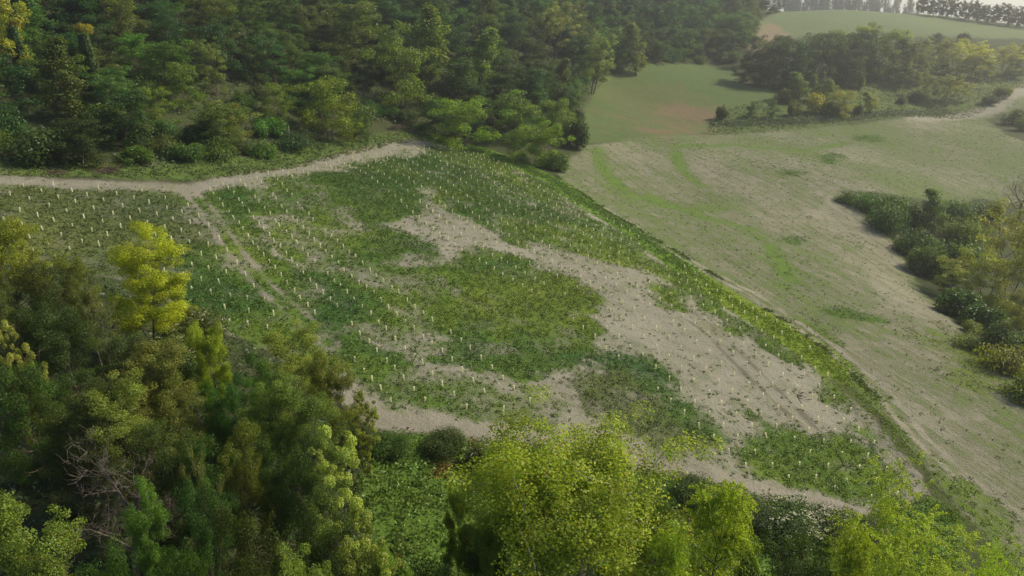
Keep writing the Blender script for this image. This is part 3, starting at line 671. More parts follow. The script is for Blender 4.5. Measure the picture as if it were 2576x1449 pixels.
# ------------------------------------------------------------------ foreground trees, back to front
F = [
 ("aspen_b", 0, 555, 60, 210, (.245, .265, .036), "olive_tree_a", "golden olive tree cut by the left edge, beside the planted slope"),
 ("dark", 105, 650, 61, 170, (.084, .113, .020), "", "dull olive green tree between the golden edge tree and the yellow locust"),
 ("aspen", 180, 628, 64, 100, (.183, .219, .036), "", "narrow brownish tree with dense tip, just left of the yellow locust"),
 ("acid_locust", 325, 578, 62, 225, (.402, .480, .025), "", "vivid yellow-green locust tree standing tallest at the field's left edge"),
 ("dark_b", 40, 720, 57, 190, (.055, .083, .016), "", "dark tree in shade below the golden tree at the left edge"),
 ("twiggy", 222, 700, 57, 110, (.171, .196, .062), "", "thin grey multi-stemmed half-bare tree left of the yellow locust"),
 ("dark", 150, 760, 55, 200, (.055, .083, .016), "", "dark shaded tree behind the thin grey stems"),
 ("elder", 465, 768, 64, 190, (.111, .150, .040), "", "elder bush with flat cream flower heads right of the yellow locust"),
 ("elder", 420, 830, 60, 130, (.079, .127, .037), "", "smaller flowering elder below the yellow locust"),
 ("acid_locust", 522, 800, 58, 110, (.260, .332, .025), "", "narrow acid green locust sapling below the elder bush"),
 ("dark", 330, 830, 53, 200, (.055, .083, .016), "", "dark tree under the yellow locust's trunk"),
 ("aspen", 350, 860, 50, 220, (.194, .226, .050), "", "brownish glinting aspen under the yellow locust"),
 ("aspen_b", 450, 930, 50, 180, (.159, .202, .045), "", "broad brown-green aspen below the elder bushes"),
 ("dark_b", 545, 930, 51, 110, (.048, .133, .013), "", "deep green tree between the acid sapling and brown aspens"),
 ("dark_b", 635, 900, 54, 120, (.064, .133, .013), "", "deep green ivy-covered tree at the left of the brown aspens"),
 ("aspen", 725, 828, 57, 190, (.220, .244, .050), "", "tall brown-leaved aspen whose rounded tip stands against the planted slope"),
 ("aspen_b", 838, 868, 56, 130, (.194, .226, .045), "", "brown-leaved aspen at the right end of the aspen row"),
 ("aspen", 668, 930, 51, 150, (.159, .210, .041), "", "olive aspen in front of the tall brown aspen"),
 ("aspen", 780, 960, 51, 160, (.135, .202, .036), "", "olive green aspen in front of the aspen row's right end"),
 ("loose", 905, 990, 54, 100, (.236, .270, .062), "", "small golden tree at the near bend of the dirt track"),
 ("loose", 10, 800, 48, 110, (.341, .374, .112), "", "pale yellow leafy branch tree at the left edge, halfway down"),
 ("dark", 50, 905, 47, 200, (.054, .106, .013), "", "rounded deep green tree at the left edge below the pale branches"),
 ("dark_b", 150, 960, 45, 180, (.071, .100, .020), "", "dull dark tree left of the dead tree's crown"),
 ("aspen", 280, 960, 45, 200, (.207, .244, .054), "", "pale brown aspen just above the dead tree"),
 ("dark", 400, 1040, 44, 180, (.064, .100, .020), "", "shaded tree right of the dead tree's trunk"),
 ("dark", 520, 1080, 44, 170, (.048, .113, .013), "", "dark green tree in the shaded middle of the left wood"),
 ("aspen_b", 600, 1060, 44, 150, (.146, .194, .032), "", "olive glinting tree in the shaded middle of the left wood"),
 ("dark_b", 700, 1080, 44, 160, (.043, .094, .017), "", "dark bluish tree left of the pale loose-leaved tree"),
 ("dead", 255, 1068, 41, 330, DK, "dead_tree", "leafless grey dead tree with fanned twigs in the left wood"),
 ("loose", 822, 1055, 42, 200, (.341, .390, .112), "", "loose pale-leaved tree left of the grassy clearing, its top at the clearing's bend"),
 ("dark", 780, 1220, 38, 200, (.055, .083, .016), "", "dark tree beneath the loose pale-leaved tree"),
 ("twiggy", 490, 1120, 40, 100, (.158, .180, .062), "", "thin stemmed sapling with bare twigs in the left wood's shade"),
 ("aspen_b", 90, 1228, 36, 300, (.183, .265, .050), "", "broad pale green tree in the bottom left corner"),
 ("acid_locust", 330, 1222, 37, 130, (.118, .204, .037), "", "small fresh green locust right of the corner tree"),
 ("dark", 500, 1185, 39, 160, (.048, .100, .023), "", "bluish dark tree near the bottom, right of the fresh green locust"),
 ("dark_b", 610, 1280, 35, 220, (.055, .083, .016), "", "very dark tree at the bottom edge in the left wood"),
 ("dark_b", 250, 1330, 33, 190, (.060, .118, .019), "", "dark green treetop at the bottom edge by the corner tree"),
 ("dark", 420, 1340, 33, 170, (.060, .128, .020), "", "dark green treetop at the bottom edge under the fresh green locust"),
 ("loose", 905, 1255, 38, 190, (.276, .337, .088), "", "pale leafy tree on the bottom edge left of the clearing"),
 ("aspen", 780, 1330, 34, 180, (.207, .283, .054), "", "pale speckled treetop on the bottom edge"),
 ("aspen_b", 1000, 1340, 38, 170, (.170, .258, .045), "", "light green treetop at the bottom below the clearing"),
 ("dark", 1090, 1370, 40, 190, (.048, .113, .017), "", "dark treetop at the bottom between clearing and poplar"),
 ("acid_locust", 1145, 1185, 46, 85, (.202, .306, .025), "", "small bright locust at the right edge of the grassy clearing"),
 ("dark_b", 1215, 1270, 46, 130, (.060, .128, .017), "", "dark green tree between the bright small locust and poplar"),
 ("acid_locust", 1230, 1290, 42, 120, (.166, .255, .031), "", "lime green locust low on the poplar's left"),
 ("poplar", 1455, 1003, 41, 590, (.290, .338, .029), "poplar_tree", "large spreading poplar with pale trunks at bottom centre"),
 ("dark_b", 1640, 1190, 46, 190, (.090, .160, .017), "", "green tree right behind the big poplar"),
 ("feather", 1690, 1290, 40, 200, (.240, .326, .021), "", "feathery lime tree pressed against the poplar's right side"),
 ("feather", 1825, 1200, 43, 280, (.322, .403, .018), "", "feathery bright lime tree with drooping fronds right of the poplar"),
 ("dark", 1980, 1370, 42, 260, (.055, .083, .016), "", "dark tree at the bottom between the two feathery trees"),
 ("dark_b", 2090, 1340, 44, 180, (.060, .113, .020), "", "dark tree left of the big feathery tree's trunk"),
 ("feather_broad", 2335, 1212, 42, 480, (.344, .472, .023), "", "big feathery yellow-green tree in the bottom right"),
 ("feather", 2180, 1330, 40, 200, (.273, .341, .021), "", "smaller feathery tree at the big feathery tree's left foot"),
 ("feather_broad", 2520, 1335, 40, 260, (.314, .415, .028), "", "feathery tree cut by the bottom right corner"),
]
NM = {"aspen": "aspen_tree", "aspen_b": "aspen_tree", "dark": "broadleaf_tree", "dark_b": "broadleaf_tree", "twiggy": "sapling", "elder": "elder_bush", "acid_locust": "locust_tree", "loose": "loose_leaved_tree", "dead": "dead_tree", "poplar": "poplar_tree", "feather": "feathery_tree", "feather_broad": "feathery_tree"}
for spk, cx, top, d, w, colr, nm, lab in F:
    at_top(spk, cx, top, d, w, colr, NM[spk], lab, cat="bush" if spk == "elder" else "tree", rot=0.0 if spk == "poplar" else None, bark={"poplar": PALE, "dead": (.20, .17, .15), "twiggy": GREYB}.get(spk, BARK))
HB = [("pale_bush_near", 1235, 1118, 1205, 120, (.111, .140, .035), "bush with pale flower specks above the small bright locust"), ("bush_near", 1120, 1100, 1150, 120, (.078, .126, .030), "green bush on the track's edge, above the clearing's right half"),
      ("bush_near", 980, 1105, 1150, 110, (.078, .154, .025), "green bush on the track's edge above the clearing's left half"), ("pale_bush_near", 1990, 1268, 1345, 190, (.072, .112, .030), "bush dotted with pale blossom between the feathery trees"),
      ("pale_bush_near", 2080, 1290, 1360, 160, (.06, .085, .03), "pale-blossomed bush left of the big feathery tree"), ("bush_near", 1890, 1262, 1310, 120, (.07, .095, .03), "low bush at the track's lower edge, just right of the lime tree"),
      ("bush_near", 1330, 1135, 1190, 130, (.055, .085, .03), "dark low bush at the poplar's upper left"), ("bush_near", 2160, 1300, 1345, 120, (.07, .10, .03), "low bush where the track leaves toward the lower right"),
      ("bush_near", 900, 1075, 1130, 90, (.07, .10, .03), "low bush beside the track's near bend"), ("bush_near", 1740, 1205, 1260, 120, (.08, .12, .03), "low green bush at the poplar's upper right by the track")]
for spk, cx, top, base, w, colr, lab in HB:
    at_base(spk, cx, top, base, w, colr, "bush", lab, cat="bush")

# ------------------------------------------------------------------ named trees across the field
B = [
 ("ivy", 243, 78, 250, 46, (.085, .144, .043), "ivy_clad_tree", "ivy-wrapped trunk rising like a column on the left hillside"),
 ("ivy", 70, 60, 215, 44, (.075, .127, .043), "ivy_clad_tree", "ivy-wrapped trunk under the golden treetop at top left"),
 ("airy0", 40, -60, 215, 130, (.456, .406, .043), "golden_tree", "golden yellow tree in the top left corner"),
 ("locust0", 830, 188, 348, 185, BR, "locust_tree", "bright green domed locust on the field's left far edge, darker below"),
 ("locust1", 1172, 238, 372, 165, (.195, .295, .040), "locust_tree", "wide bright green layered locust at the crest of the planted field"),
 ("locust2", 1300, 222, 348, 170, (.144, .229, .043), "locust_tree", "mid green locust behind the pair of small bright trees"),
 ("locust0", 1395, 245, 350, 110, (.161, .229, .043), "locust_tree", "yellowish locust just left of the meadow's near corner"),
 ("locust1", 1315, 308, 402, 85, (.169, .270, .043), "locust_tree", "left one of the two small bright trees by the grass bank"),
 ("locust2", 1375, 300, 415, 95, (.203, .304, .040), "locust_tree", "right one of the two small bright trees by the grass bank"),
 ("bush0", 1395, 378, 425, 70, (.118, .195, .040), "bush", "low bush at the foot of the right small bright tree"),
 ("bush1", 1447, 292, 372, 62, DK, "bush", "dark rounded bush at the meadow's near left corner"),
 ("locust0", 905, 268, 350, 70, (.085, .152, .036), "locust_tree", "dark green tree hugging the right side of the domed locust"),
 ("slender0", 1082, 5, 225, 95, (.169, .229, .051), "slender_tree", "tall slender light green tree above the field's crest"),
 ("locust2", 1015, 50, 270, 150, (.169, .263, .043), "locust_tree", "tall fresh green tree left of the slender light green tree"),
 ("slender1", 1207, 68, 240, 85, (.169, .229, .064), "slender_tree", "slender pointed tree with feathered top above the wide layered locust"),
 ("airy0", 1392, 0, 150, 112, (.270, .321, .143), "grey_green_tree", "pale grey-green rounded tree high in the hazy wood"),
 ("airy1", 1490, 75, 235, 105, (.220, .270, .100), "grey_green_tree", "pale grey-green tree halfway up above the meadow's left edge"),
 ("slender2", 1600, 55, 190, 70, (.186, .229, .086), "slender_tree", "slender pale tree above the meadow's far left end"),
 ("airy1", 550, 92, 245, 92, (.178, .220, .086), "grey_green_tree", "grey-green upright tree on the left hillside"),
 ("locust1", 470, 152, 275, 105, (.144, .220, .043), "locust_tree", "light green flat-topped tree left of the grey-green upright tree"),
 ("locust2", 560, 250, 352, 135, (.212, .246, .064), "locust_tree", "yellowish pale tree low on the left hillside, below the grey-green tree"),
 ("round0", 520, -20, 105, 165, (.127, .169, .046), "broadleaf_tree", "large round treetop at the top edge, left of centre"),
 ("locust0", 400, 215, 310, 110, (.169, .246, .043), "locust_tree", "fresh green low tree right of the ivy column's foot"),
 ("locust1", 150, 135, 260, 130, (.135, .203, .043), "locust_tree", "green domed tree between the two ivy columns"),
 ("round1", 330, -10, 130, 110, (.152, .186, .051), "broadleaf_tree", "olive treetop at the top edge right of the ivy column"),
 ("locust0", 705, 205, 300, 90, (.169, .254, .043), "locust_tree", "fresh green small tree right of the bare slip"),
 ("round2", 890, 0, 150, 150, (.144, .195, .051), "broadleaf_tree", "big olive green tree at the top edge, left of the fresh green tall tree"),
]
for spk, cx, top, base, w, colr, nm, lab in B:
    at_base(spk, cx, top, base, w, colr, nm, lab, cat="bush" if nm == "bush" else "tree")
tx, ty = hit(243, 250); tz = float(hbase(tx, ty))
# copse and trees to its right
C = [(1868, 140, 205, 70, DK), (1895, 128, 213, 75, DK), (1930, 105, 218, 90, MD), (1965, 92, 222, 85, DK), (1905, 88, 165, 60, DK), (1950, 85, 180, 75, DK), (2000, 98, 222, 90, TE), (2040, 85, 218, 95, DK), (2080, 92, 216, 85, MD),
     (2120, 80, 215, 95, DK), (2160, 75, 212, 95, TE), (2200, 72, 205, 90, MD), (2185, 52, 140, 45, (.169, .203, .057)), (2235, 70, 195, 85, (.203, .254, .043)), (2150, 62, 150, 80, (.237, .270, .043)), (2100, 72, 150, 90, (.169, .220, .043)), (2255, 100, 200, 70, DK), (2060, 80, 150, 70, MD),  # sunlit crest and right end put into the leaf colours as yellowish green
     (2020, 150, 222, 70, DK), (2130, 140, 222, 70, (.075, .127, .043)), (1985, 150, 225, 60, DK)]
POS = ["at the copse's left tip", "second from the copse's left tip", "at the front left of the copse", "on the copse's left shoulder", "at the copse's upper left corner", "behind the copse's left shoulder", "at the copse's left front", "in the copse's left middle", "in the middle of the copse",
       "right of the copse's middle", "at the copse's right middle", "on the copse's right shoulder", "topmost, poking above the copse", "at the copse's right end, lit", "on the copse's lit crest", "at the copse's back", "at the copse's right foot", "at the copse's back left", "low in front of the copse's middle", "low in front of the copse's right half", "low at the copse's left front"]
CN = {DK: "dark green", MD: "mid green", TE: "bluish dark green"}
for i, ((cx, top, base, w, colr), p) in enumerate(zip(C, POS)):
    at_base("round%d" % (i % 4) if i % 3 else "locust%d" % (i % 3), cx, top, base, w, colr, "broadleaf_tree", "%s rounded tree %s" % (CN.get(colr, "yellowish green"), p), group="trees of the copse")
D = [("airy0", 2290, 95, 205, 90, (.220, .254, .086), "pale olive tree just right of the copse"), ("airy1", 2335, 90, 200, 90, (.254, .237, .086), "brownish tree below the upper field's lower edge"), ("round0", 2345, 80, 150, 40, DK, "small dark tree at the upper field's lower edge"),
     ("bush2", 2422, 80, 103, 34, (.085, .118, .043), "small round bush alone on the upper field's lower edge"), ("airy0", 2400, 95, 200, 100, (.406, .389, .072), "golden tree near the right edge, leftmost of the golden row"), ("airy1", 2460, 100, 200, 100, (.473, .439, .064), "brightest golden tree near the right edge"),
     ("airy0", 2520, 105, 195, 90, (.423, .406, .072), "golden tree right of the brightest golden one"), ("round3", 2555, 125, 195, 70, (.135, .169, .043), "dark olive tree at the right edge below the golden row"), ("airy1", 2480, 140, 205, 80, (.220, .254, .072), "olive tree in front of the golden row"),
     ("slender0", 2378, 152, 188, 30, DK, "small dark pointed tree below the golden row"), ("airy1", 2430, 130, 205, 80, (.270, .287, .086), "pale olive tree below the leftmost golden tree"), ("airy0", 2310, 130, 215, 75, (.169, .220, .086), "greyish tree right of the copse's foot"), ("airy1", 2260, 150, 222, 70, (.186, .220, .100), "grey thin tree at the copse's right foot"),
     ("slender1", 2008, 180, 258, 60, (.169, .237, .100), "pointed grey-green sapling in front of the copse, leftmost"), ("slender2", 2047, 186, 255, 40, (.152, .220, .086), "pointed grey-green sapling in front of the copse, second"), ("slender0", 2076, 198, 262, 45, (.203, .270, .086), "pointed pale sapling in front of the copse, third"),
     ("bush0", 1985, 215, 258, 65, (.135, .152, .051), "brownish bush at the foot of the pointed saplings"), ("bush3", 2050, 228, 285, 60, (.372, .389, .043), "yellow-green bush below the pointed saplings"), ("locust1", 2110, 222, 292, 85, (.287, .287, .057), "wide yellowish tree in the rough grass before the copse"),
     ("bush1", 2085, 255, 292, 50, (.101, .152, .043), "dark bush at the wide yellowish tree's foot"), ("slender1", 2188, 230, 285, 40, (.321, .338, .129), "pale slim tree right of the wide yellowish tree"), ("bush2", 2160, 255, 290, 26, (.068, .101, .036), "small dark bush between yellowish tree and pale slim tree"),
     ("bush3", 2164, 183, 222, 28, (.406, .338, .043), "small yellow shrub in front of the copse"), ("bush0", 1816, 260, 302, 32, (.094, .135, .043), "small bush at the meadow's right tip"), ("locust2", 1890, 252, 296, 42, (.085, .135, .043), "left one of two dark bushy trees right of the meadow"),
     ("locust0", 1936, 250, 298, 44, (.085, .135, .043), "right one of two dark bushy trees right of the meadow"), ("bush1", 1998, 250, 292, 36, (.118, .152, .043), "lone bush between the dark pair and the yellowish tree"),
     ("airy0", 2330, 180, 252, 75, (.203, .220, .072), "olive tree in the rough grass, left of three"), ("airy1", 2372, 182, 255, 80, (.254, .254, .072), "olive tree in the rough grass, middle of three"), ("airy0", 2415, 200, 252, 60, (.355, .321, .072), "golden olive tree in the rough grass, right of three"),
     ("bush2", 2310, 225, 258, 48, DK, "dark bush at the foot of the left olive tree"), ("bush3", 2268, 240, 262, 36, (.085, .135, .043), "low dark bush left of the olive trees"), ("bush0", 2492, 238, 264, 40, (.075, .118, .036), "dark round bush at the pale lane's bend"), ("bush1", 2520, 215, 245, 40, (.152, .203, .043), "green bush on the bank above the pale lane"),
     ("bush2", 2545, 272, 312, 60, (.101, .144, .051), "dark bush at the right edge below the pale lane"), ("bush1", 2585, 290, 330, 60, (.118, .169, .043), "bush half cut by the right edge below the pale lane")]
for spk, cx, top, base, w, colr, lab in D:
    at_base(spk, cx, top, base, w, colr, "bush" if spk.startswith("bush") else "hedgerow_tree", lab, cat="bush" if spk.startswith("bush") else "tree", group="trees around the copse")
# gully thicket on the right
G = [("scrub0", 2135, 478, 510, 70, MD, "low bramble mound at the thicket's upper left tip"), ("scrub1", 2190, 480, 525, 95, (.081, .152, .040), "bramble mound second from the thicket's tip"), ("scrub0", 2250, 485, 545, 110, (.101, .169, .043), "bramble mound along the thicket's top edge"),
     ("scrub1", 2225, 510, 575, 100, (.065, .127, .043), "dark bramble mound inside the thicket's left side"), ("scrub0", 2290, 505, 570, 100, (.087, .152, .043), "bramble mound left of the slim tree"), ("slender1", 2344, 478, 588, 70, (.131, .195, .043), "slim olive tree rising from the thicket"),
     ("scrub1", 2400, 500, 545, 110, (.087, .152, .043), "bramble mound right of the slim tree"), ("scrub0", 2460, 500, 545, 100, (.073, .135, .043), "dark bramble mound below the field strip"), ("scrub0", 2300, 565, 640, 110, (.073, .144, .043), "bramble mound on the thicket's field side"),
     ("scrub1", 2420, 545, 610, 120, (.124, .186, .043), "light bramble mound in the thicket's middle"), ("bush0", 2325, 612, 690, 85, (.131, .195, .086), "grey-green rounded bush on the thicket's field edge"), ("bush1", 2395, 600, 690, 100, (.081, .135, .051), "dark bush behind the grey-green one"),
     ("scrub0", 2360, 640, 700, 90, (.073, .135, .036), "bramble mound under the grey-green bush"), ("airy1", 2400, 648, 760, 110, (.364, .406, .114), "pale yellow bushy tree at the thicket's field edge"), ("locust1", 2475, 630, 780, 140, (.247, .287, .057), "golden olive tree right of the pale yellow one"),
     ("bush2", 2400, 715, 790, 110, (.058, .118, .029), "dark bush at the pale yellow tree's foot"), ("airy0", 2535, 500, 760, 170, (.291, .304, .072), "tall golden olive tree at the right edge"), ("locust2", 2590, 560, 820, 180, (.232, .254, .064), "tall olive tree cut by the right edge"),
     ("aspen", 2560, 690, 880, 110, (.247, .270, .094), "grey-gold tree at the right edge, lower"), ("bush3", 2470, 760, 830, 110, (.073, .135, .036), "dark green bush below the golden olive tree"), ("bush0", 2440, 806, 838, 60, (.218, .270, .043), "small yellowish bush at the thicket's lower end"),
     ("bush1", 2520, 810, 890, 110, (.101, .152, .051), "bush at the thicket's lower right"), ("scrub1", 2530, 865, 930, 130, (.204, .237, .064), "olive scrub at the right edge below the thicket"), ("scrub0", 2580, 930, 1000, 120, (.131, .186, .043), "green scrub cut by the right edge"), ("scrub1", 2440, 840, 875, 90, (.175, .220, .051), "low olive scrub under the small yellowish bush")]
for spk, cx, top, base, w, colr, lab in G:
    tree = not spk.startswith(("bush", "scrub"))
    at_base(spk, cx, top, base, w, colr, "thicket_tree" if tree else ("bramble_mound" if spk.startswith("scrub") else "bush"), lab, cat="tree" if tree else ("bramble" if spk.startswith("scrub") else "bush"), group="gully thicket")
at_base("dead_far", 2560, 425, 560, 160, DK, "dead_tree", "bare dead tree top against the field at the right edge", bark=(.270, .220, .172))
# ridge line
NTH = "first second third fourth fifth sixth seventh eighth ninth tenth eleventh twelfth thirteenth fourteenth fifteenth sixteenth seventeenth eighteenth nineteenth twentieth".split()
NTH += ["twenty-" + q for q in NTH[:9]] + ["thirtieth"] + ["thirty-" + q for q in NTH[:9]]
random.seed(21)
k = 0
for cx in np.linspace(2196, 2600, 38):
    base = np.interp(cx, [2195, 2300, 2400, 2500, 2600], [24, 34, 46, 60, 74]) + random.uniform(-1, 1)
    hp = random.uniform(42, 58) * (1 if cx > 2300 else .9)
    k += 1
    at_base("ridge%d" % (k % 3), cx + random.uniform(-4, 4), base - hp, base, random.uniform(22, 32), random.choice([(.07, .085, .03), (.09, .10, .04), (.06, .075, .03)]), "ridge_tree",
            "slim backlit ridge tree, %s from the left of the open row" % NTH[k - 1], cat="tree", group="row of slim trees on the ridge")
k = 0
for cx in np.linspace(1915, 2195, 16):
    base = np.interp(cx, [1900, 2000, 2100, 2200], [44, 22, 18, 24]); k += 1
    at_base(("round%d" % (k % 4)), cx + random.uniform(-5, 5), base - random.uniform(34, 50), base, random.uniform(34, 46), random.choice([DK, MD, (.05, .07, .03)]), "ridge_tree",
            "dense dark tree on the ridge, %s from the upper field's left corner" % NTH[k - 1], cat="tree", group="dense trees behind the upper field")

# ------------------------------------------------------------------ the wooded hillside, filled tree by tree
Z_WOOD = poly((-80, -25), (-80, 412), (100, 414), (300, 420), (480, 414), (620, 402), (720, 384), (820, 352), (940, 338), (1040, 325), (1120, 345), (1230, 362), (1290, 360), (1420, 365), (1450, 340), (1450, 262), (1490, 215), (1530, 182), (1640, 160), (1760, 158), (1840, 160), (1880, 120), (1895, 60), (1905, 20), (1900, -20), (1700, -25), (1400, -25), (1100, -25), (700, -25), (300, -25))
BARE = [poly((400, 292), (440, 292), (545, 345), (560, 352), (520, 352), (440, 330)), poly((615, 335), (660, 342), (680, 385), (620, 392), (600, 360)), poly((930, 300), (1030, 310), (1050, 340), (940, 338)), poly((1230, 170), (1330, 185), (1420, 235), (1400, 255), (1300, 215)), poly((820, 220), (900, 235), (880, 250), (820, 240)), poly((650, 205), (730, 250), (690, 262))]
wr = np.random.default_rng(77)
lo, hi = Z_WOOD.min(0), Z_WOOD.max(0)
cand = np.stack([wr.uniform(lo[0], hi[0], 26000), wr.uniform(lo[1], hi[1], 26000)], 1)
ok = inside(Z_WOOD, cand[:, 0], cand[:, 1])
for P in BARE: ok &= ~inside(P, cand[:, 0], cand[:, 1])
cand = cand[ok]
placed = [(t[2], t[3], t[5] * .42) for t in THINGS]
WOOD = []
hue = lambda x, y: fbm(np.array([x * .03 + 4]), np.array([y * .03]), 3)[0]
for x, y in cand:
    px, py, d = project(x, y, float(hbase(x, y)))
    if not (-70 < px < 1990 and -25 < py < 425): continue
    edge = py > np.interp(px, [0, 600, 800, 1050, 1250, 1450, 1500, 1700, 1890], [335, 335, 300, 285, 310, 290, 215, 160, 150])
    big = wr.random() < (.22 if edge else .84)
    R = (wr.uniform(3.0, 4.8) if big else wr.uniform(1.9, 2.9)) * (1 + max(0, d - 200) / 400)
    if any((x - a) ** 2 + (y - b) ** 2 < (.62 * R + r) ** 2 for a, b, r in placed): continue
    placed.append((x, y, R * .62)); WOOD.append((x, y, R, big, px, py, d))
PAL = [("dark green", DK), ("dark green", (.046, .107, .028)), ("bluish green", (.049, .120, .044)), ("mid green", MD), ("mid green", (.072, .142, .032)), ("fresh green", (.093, .195, .032)), ("olive", (.109, .157, .037)), ("brownish green", (.120, .150, .047)), ("grey-green", (.109, .187, .068))]
STRIP = [(240, "above the left track end"), (480, "above the brushwood heaps"), (720, "above the track junction"), (960, "behind the domed locust"), (1200, "above the field's crest"), (1440, "behind the wide layered locust"), (1700, "above the meadow's left side"), (1800, "at the meadow's far left end"), (1870, "at the meadow's far end"), (2100, "by the upper field's left corner")]
ORD = ["lowest", "second lowest", "third lowest", "fourth lowest", "fifth lowest", "sixth lowest", "seventh lowest", "eighth lowest", "ninth lowest", "tenth lowest"]
rows = {}
for x, y, R, big, px, py, d in WOOD:
    pi = int(np.clip((hue(x, y) - .5) * 14 + wr.normal() * 2.4 + 3.6, 0, 8)); cn, colr = PAL[pi]
    if big:
        sh, pool = [("round", "round"), ("flat-topped", "locust"), ("airy", "airy"), ("slender", "slender")][int(np.searchsorted([.42, .74, .93], wr.random()))]
        spk = pool + str(wr.integers(0, {"round": 4, "locust": 3, "slender": 3, "airy": 2}[pool]))
        h = {"round": 2.4, "locust": 2.1, "slender": 3.1, "airy": 2.7}[pool] * R * wr.uniform(.85, 1.15); w = R * 2.5 * (.72 if pool == "slender" else 1)
        nm = {"round": "broadleaf_tree", "flat-topped": "locust_tree", "slender": "slender_tree", "airy": "airy_tree"}[sh]; cat = "tree"
    else:
        sh = "low"; spk = ("bush%d" % wr.integers(0, 4)) if wr.random() < .7 else "scrub%d" % wr.integers(0, 2); h = R * wr.uniform(1.2, 1.9); w = R * 2.7; nm = "bush"; cat = "bush"
    place = next(t for lim, t in STRIP if px < lim or lim == 2100)
    e = put(spk, x, y, h, w, colr, nm, "", cat=cat, group="trees and bushes of the wooded hillside")
    rows.setdefault((cn, sh, cat, place), []).append((-py, e))
for (cn, sh, cat, place), L_ in rows.items():
    L_.sort(key=lambda q: q[0])
    for i, (_, e) in enumerate(L_):
        e["label"] = "%s %s %s %s" % (cn, sh, cat, place) + ("" if len(L_) == 1 else ", %s of its look" % ("lowest" if i == 0 else NTH[i] + " lowest" if i < len(NTH) else "highest"))
import collections; print("KINDS", collections.Counter(t[0].name.split(".")[0] for t in THINGS)); print("wood trees", len(WOOD), sum(1 for w in WOOD if w[3]), time.time() - T0)

# ------------------------------------------------------------------ weeds, grass and brambles
def clumps(name, label, cat, pts, rad, hgt, k, leaf, cols, seed, upright=0.0):
    rng = np.random.default_rng(seed); n = len(pts)
    if n == 0: return
    z = gz(pts[:, 0], pts[:, 1]); rr = np.broadcast_to(rad, n) * rng.uniform(.6, 1.4, n); hh = np.broadcast_to(hgt, n) * rng.uniform(.6, 1.5, n)
    a = rng.random((n, k)) * 6.283; q = rng.random((n, k)) ** .55
    P = np.stack([pts[:, :1] + q * rr[:, None] * np.cos(a), pts[:, 1:] + q * rr[:, None] * np.sin(a), z[:, None] + .02 + hh[:, None] * (1 - q ** 2 * .85) * rng.uniform(.45, 1.05, (n, k))], -1).reshape(-1, 3)
    out = np.stack([np.cos(a) * q, np.sin(a) * q, .9 - upright + 0 * a], -1).reshape(-1, 3)
    nrm = unit(out + rng.normal(size=out.shape) * .45)
    v, f = leaf_cards(rng, P, nrm, np.repeat(np.broadcast_to(leaf, n), k) * rng.uniform(.6, 1.35, n * k), .5)
    c = np.repeat(cols * rng.uniform(.65, 1.35, (n, 1)), k, 0) * rng.uniform(.75, 1.3, (n * k, 1))
    c = np.concatenate([c, np.ones((n * k, 1))], 1)
    me = mesh_np(name, v, [f], False, {"tint": np.repeat(c, 4, 0)}); me.materials.append(M_WEED)
    o = obj(name, me); tag(o, label, cat, kind="stuff"); return o
def samp(P, per_m2, rng):
    lo, hi = P.min(0), P.max(0); n = int((hi - lo).prod() * per_m2)
    c = np.stack([rng.uniform(lo[0], hi[0], n), rng.uniform(lo[1], hi[1], n)], 1)
    c = c[inside(P, c[:, 0], c[:, 1])]
    px, py, d = project(c[:, 0], c[:, 1], hbase(c[:, 0], c[:, 1]))
    return c[(px > -150) & (px < W0 + 150) & (py < H0 + 120)]
r9 = np.random.default_rng(9)
p = samp(Z_FIELD, 6.0, r9)
cov, col = veg_cover(p[:, 0], p[:, 1], PATCH, .09)
cov = cov * (.35 + 1.25 * fbm(p[:, 0] * .35, p[:, 1] * .35, 3)) + .30 * (fbm(p[:, 0] * .10, p[:, 1] * .10, 4) - .5)
for P, w0 in ((TRACK_A, 2.6), (TRACK_C, 1.4)):
    d, s, al = linedist(P, p[:, 0], p[:, 1]); cov = cov * np.where(d < w0, .10, 1)
d, s, al = linedist(TRACK_B, p[:, 0], p[:, 1]); cov = cov * (1 - .9 * np.exp(-((d - .95) / .55) ** 2))
dV, sV, _ = linedist(VERGE, p[:, 0], p[:, 1]); cov = cov * np.where(dV < 2.6, .2, 1)
keep = r9.random(len(p)) < np.clip(cov, 0, 1) ** 1.15 * .95
p, cov, col = p[keep], cov[keep], col[keep]
dens = np.clip(cov, .1, 1)
short = soft(PATCH[10][2], p[:, 0], p[:, 1], 2, .5)
yel = (fbm(p[:, 0] * .1 + 20, p[:, 1] * .1, 3) - .45)[:, None].clip(0, 1) * np.array([.03, .025, .0])
clumps("field_weeds", "green weeds sprouting in patches over the planted slope", "weeds", p, .24 + .12 * dens, (.14 + .46 * dens ** 2) * (1 - .7 * short), 9, .20, (col + yel) * np.array([1.0, 1.08, .95]), 101, .25)
# mown field: dark tufts and weedy patches
p = samp(Z_MOWN, 1.6, r9)
cov, col = veg_cover(p[:, 0], p[:, 1], MPATCH, .10); cov = cov + .1 * (fbm(p[:, 0] * .05, p[:, 1] * .05, 3) > .56)
keep = r9.random(len(p)) < np.clip(cov, 0, 1); p, col, cov = p[keep], col[keep], cov[keep]
clumps("pasture_weeds", "dark weed tufts dotted over the mown field", "weeds", p, .30 + .12 * cov, .16 + .14 * cov, 7, .22, col * .9, 102)
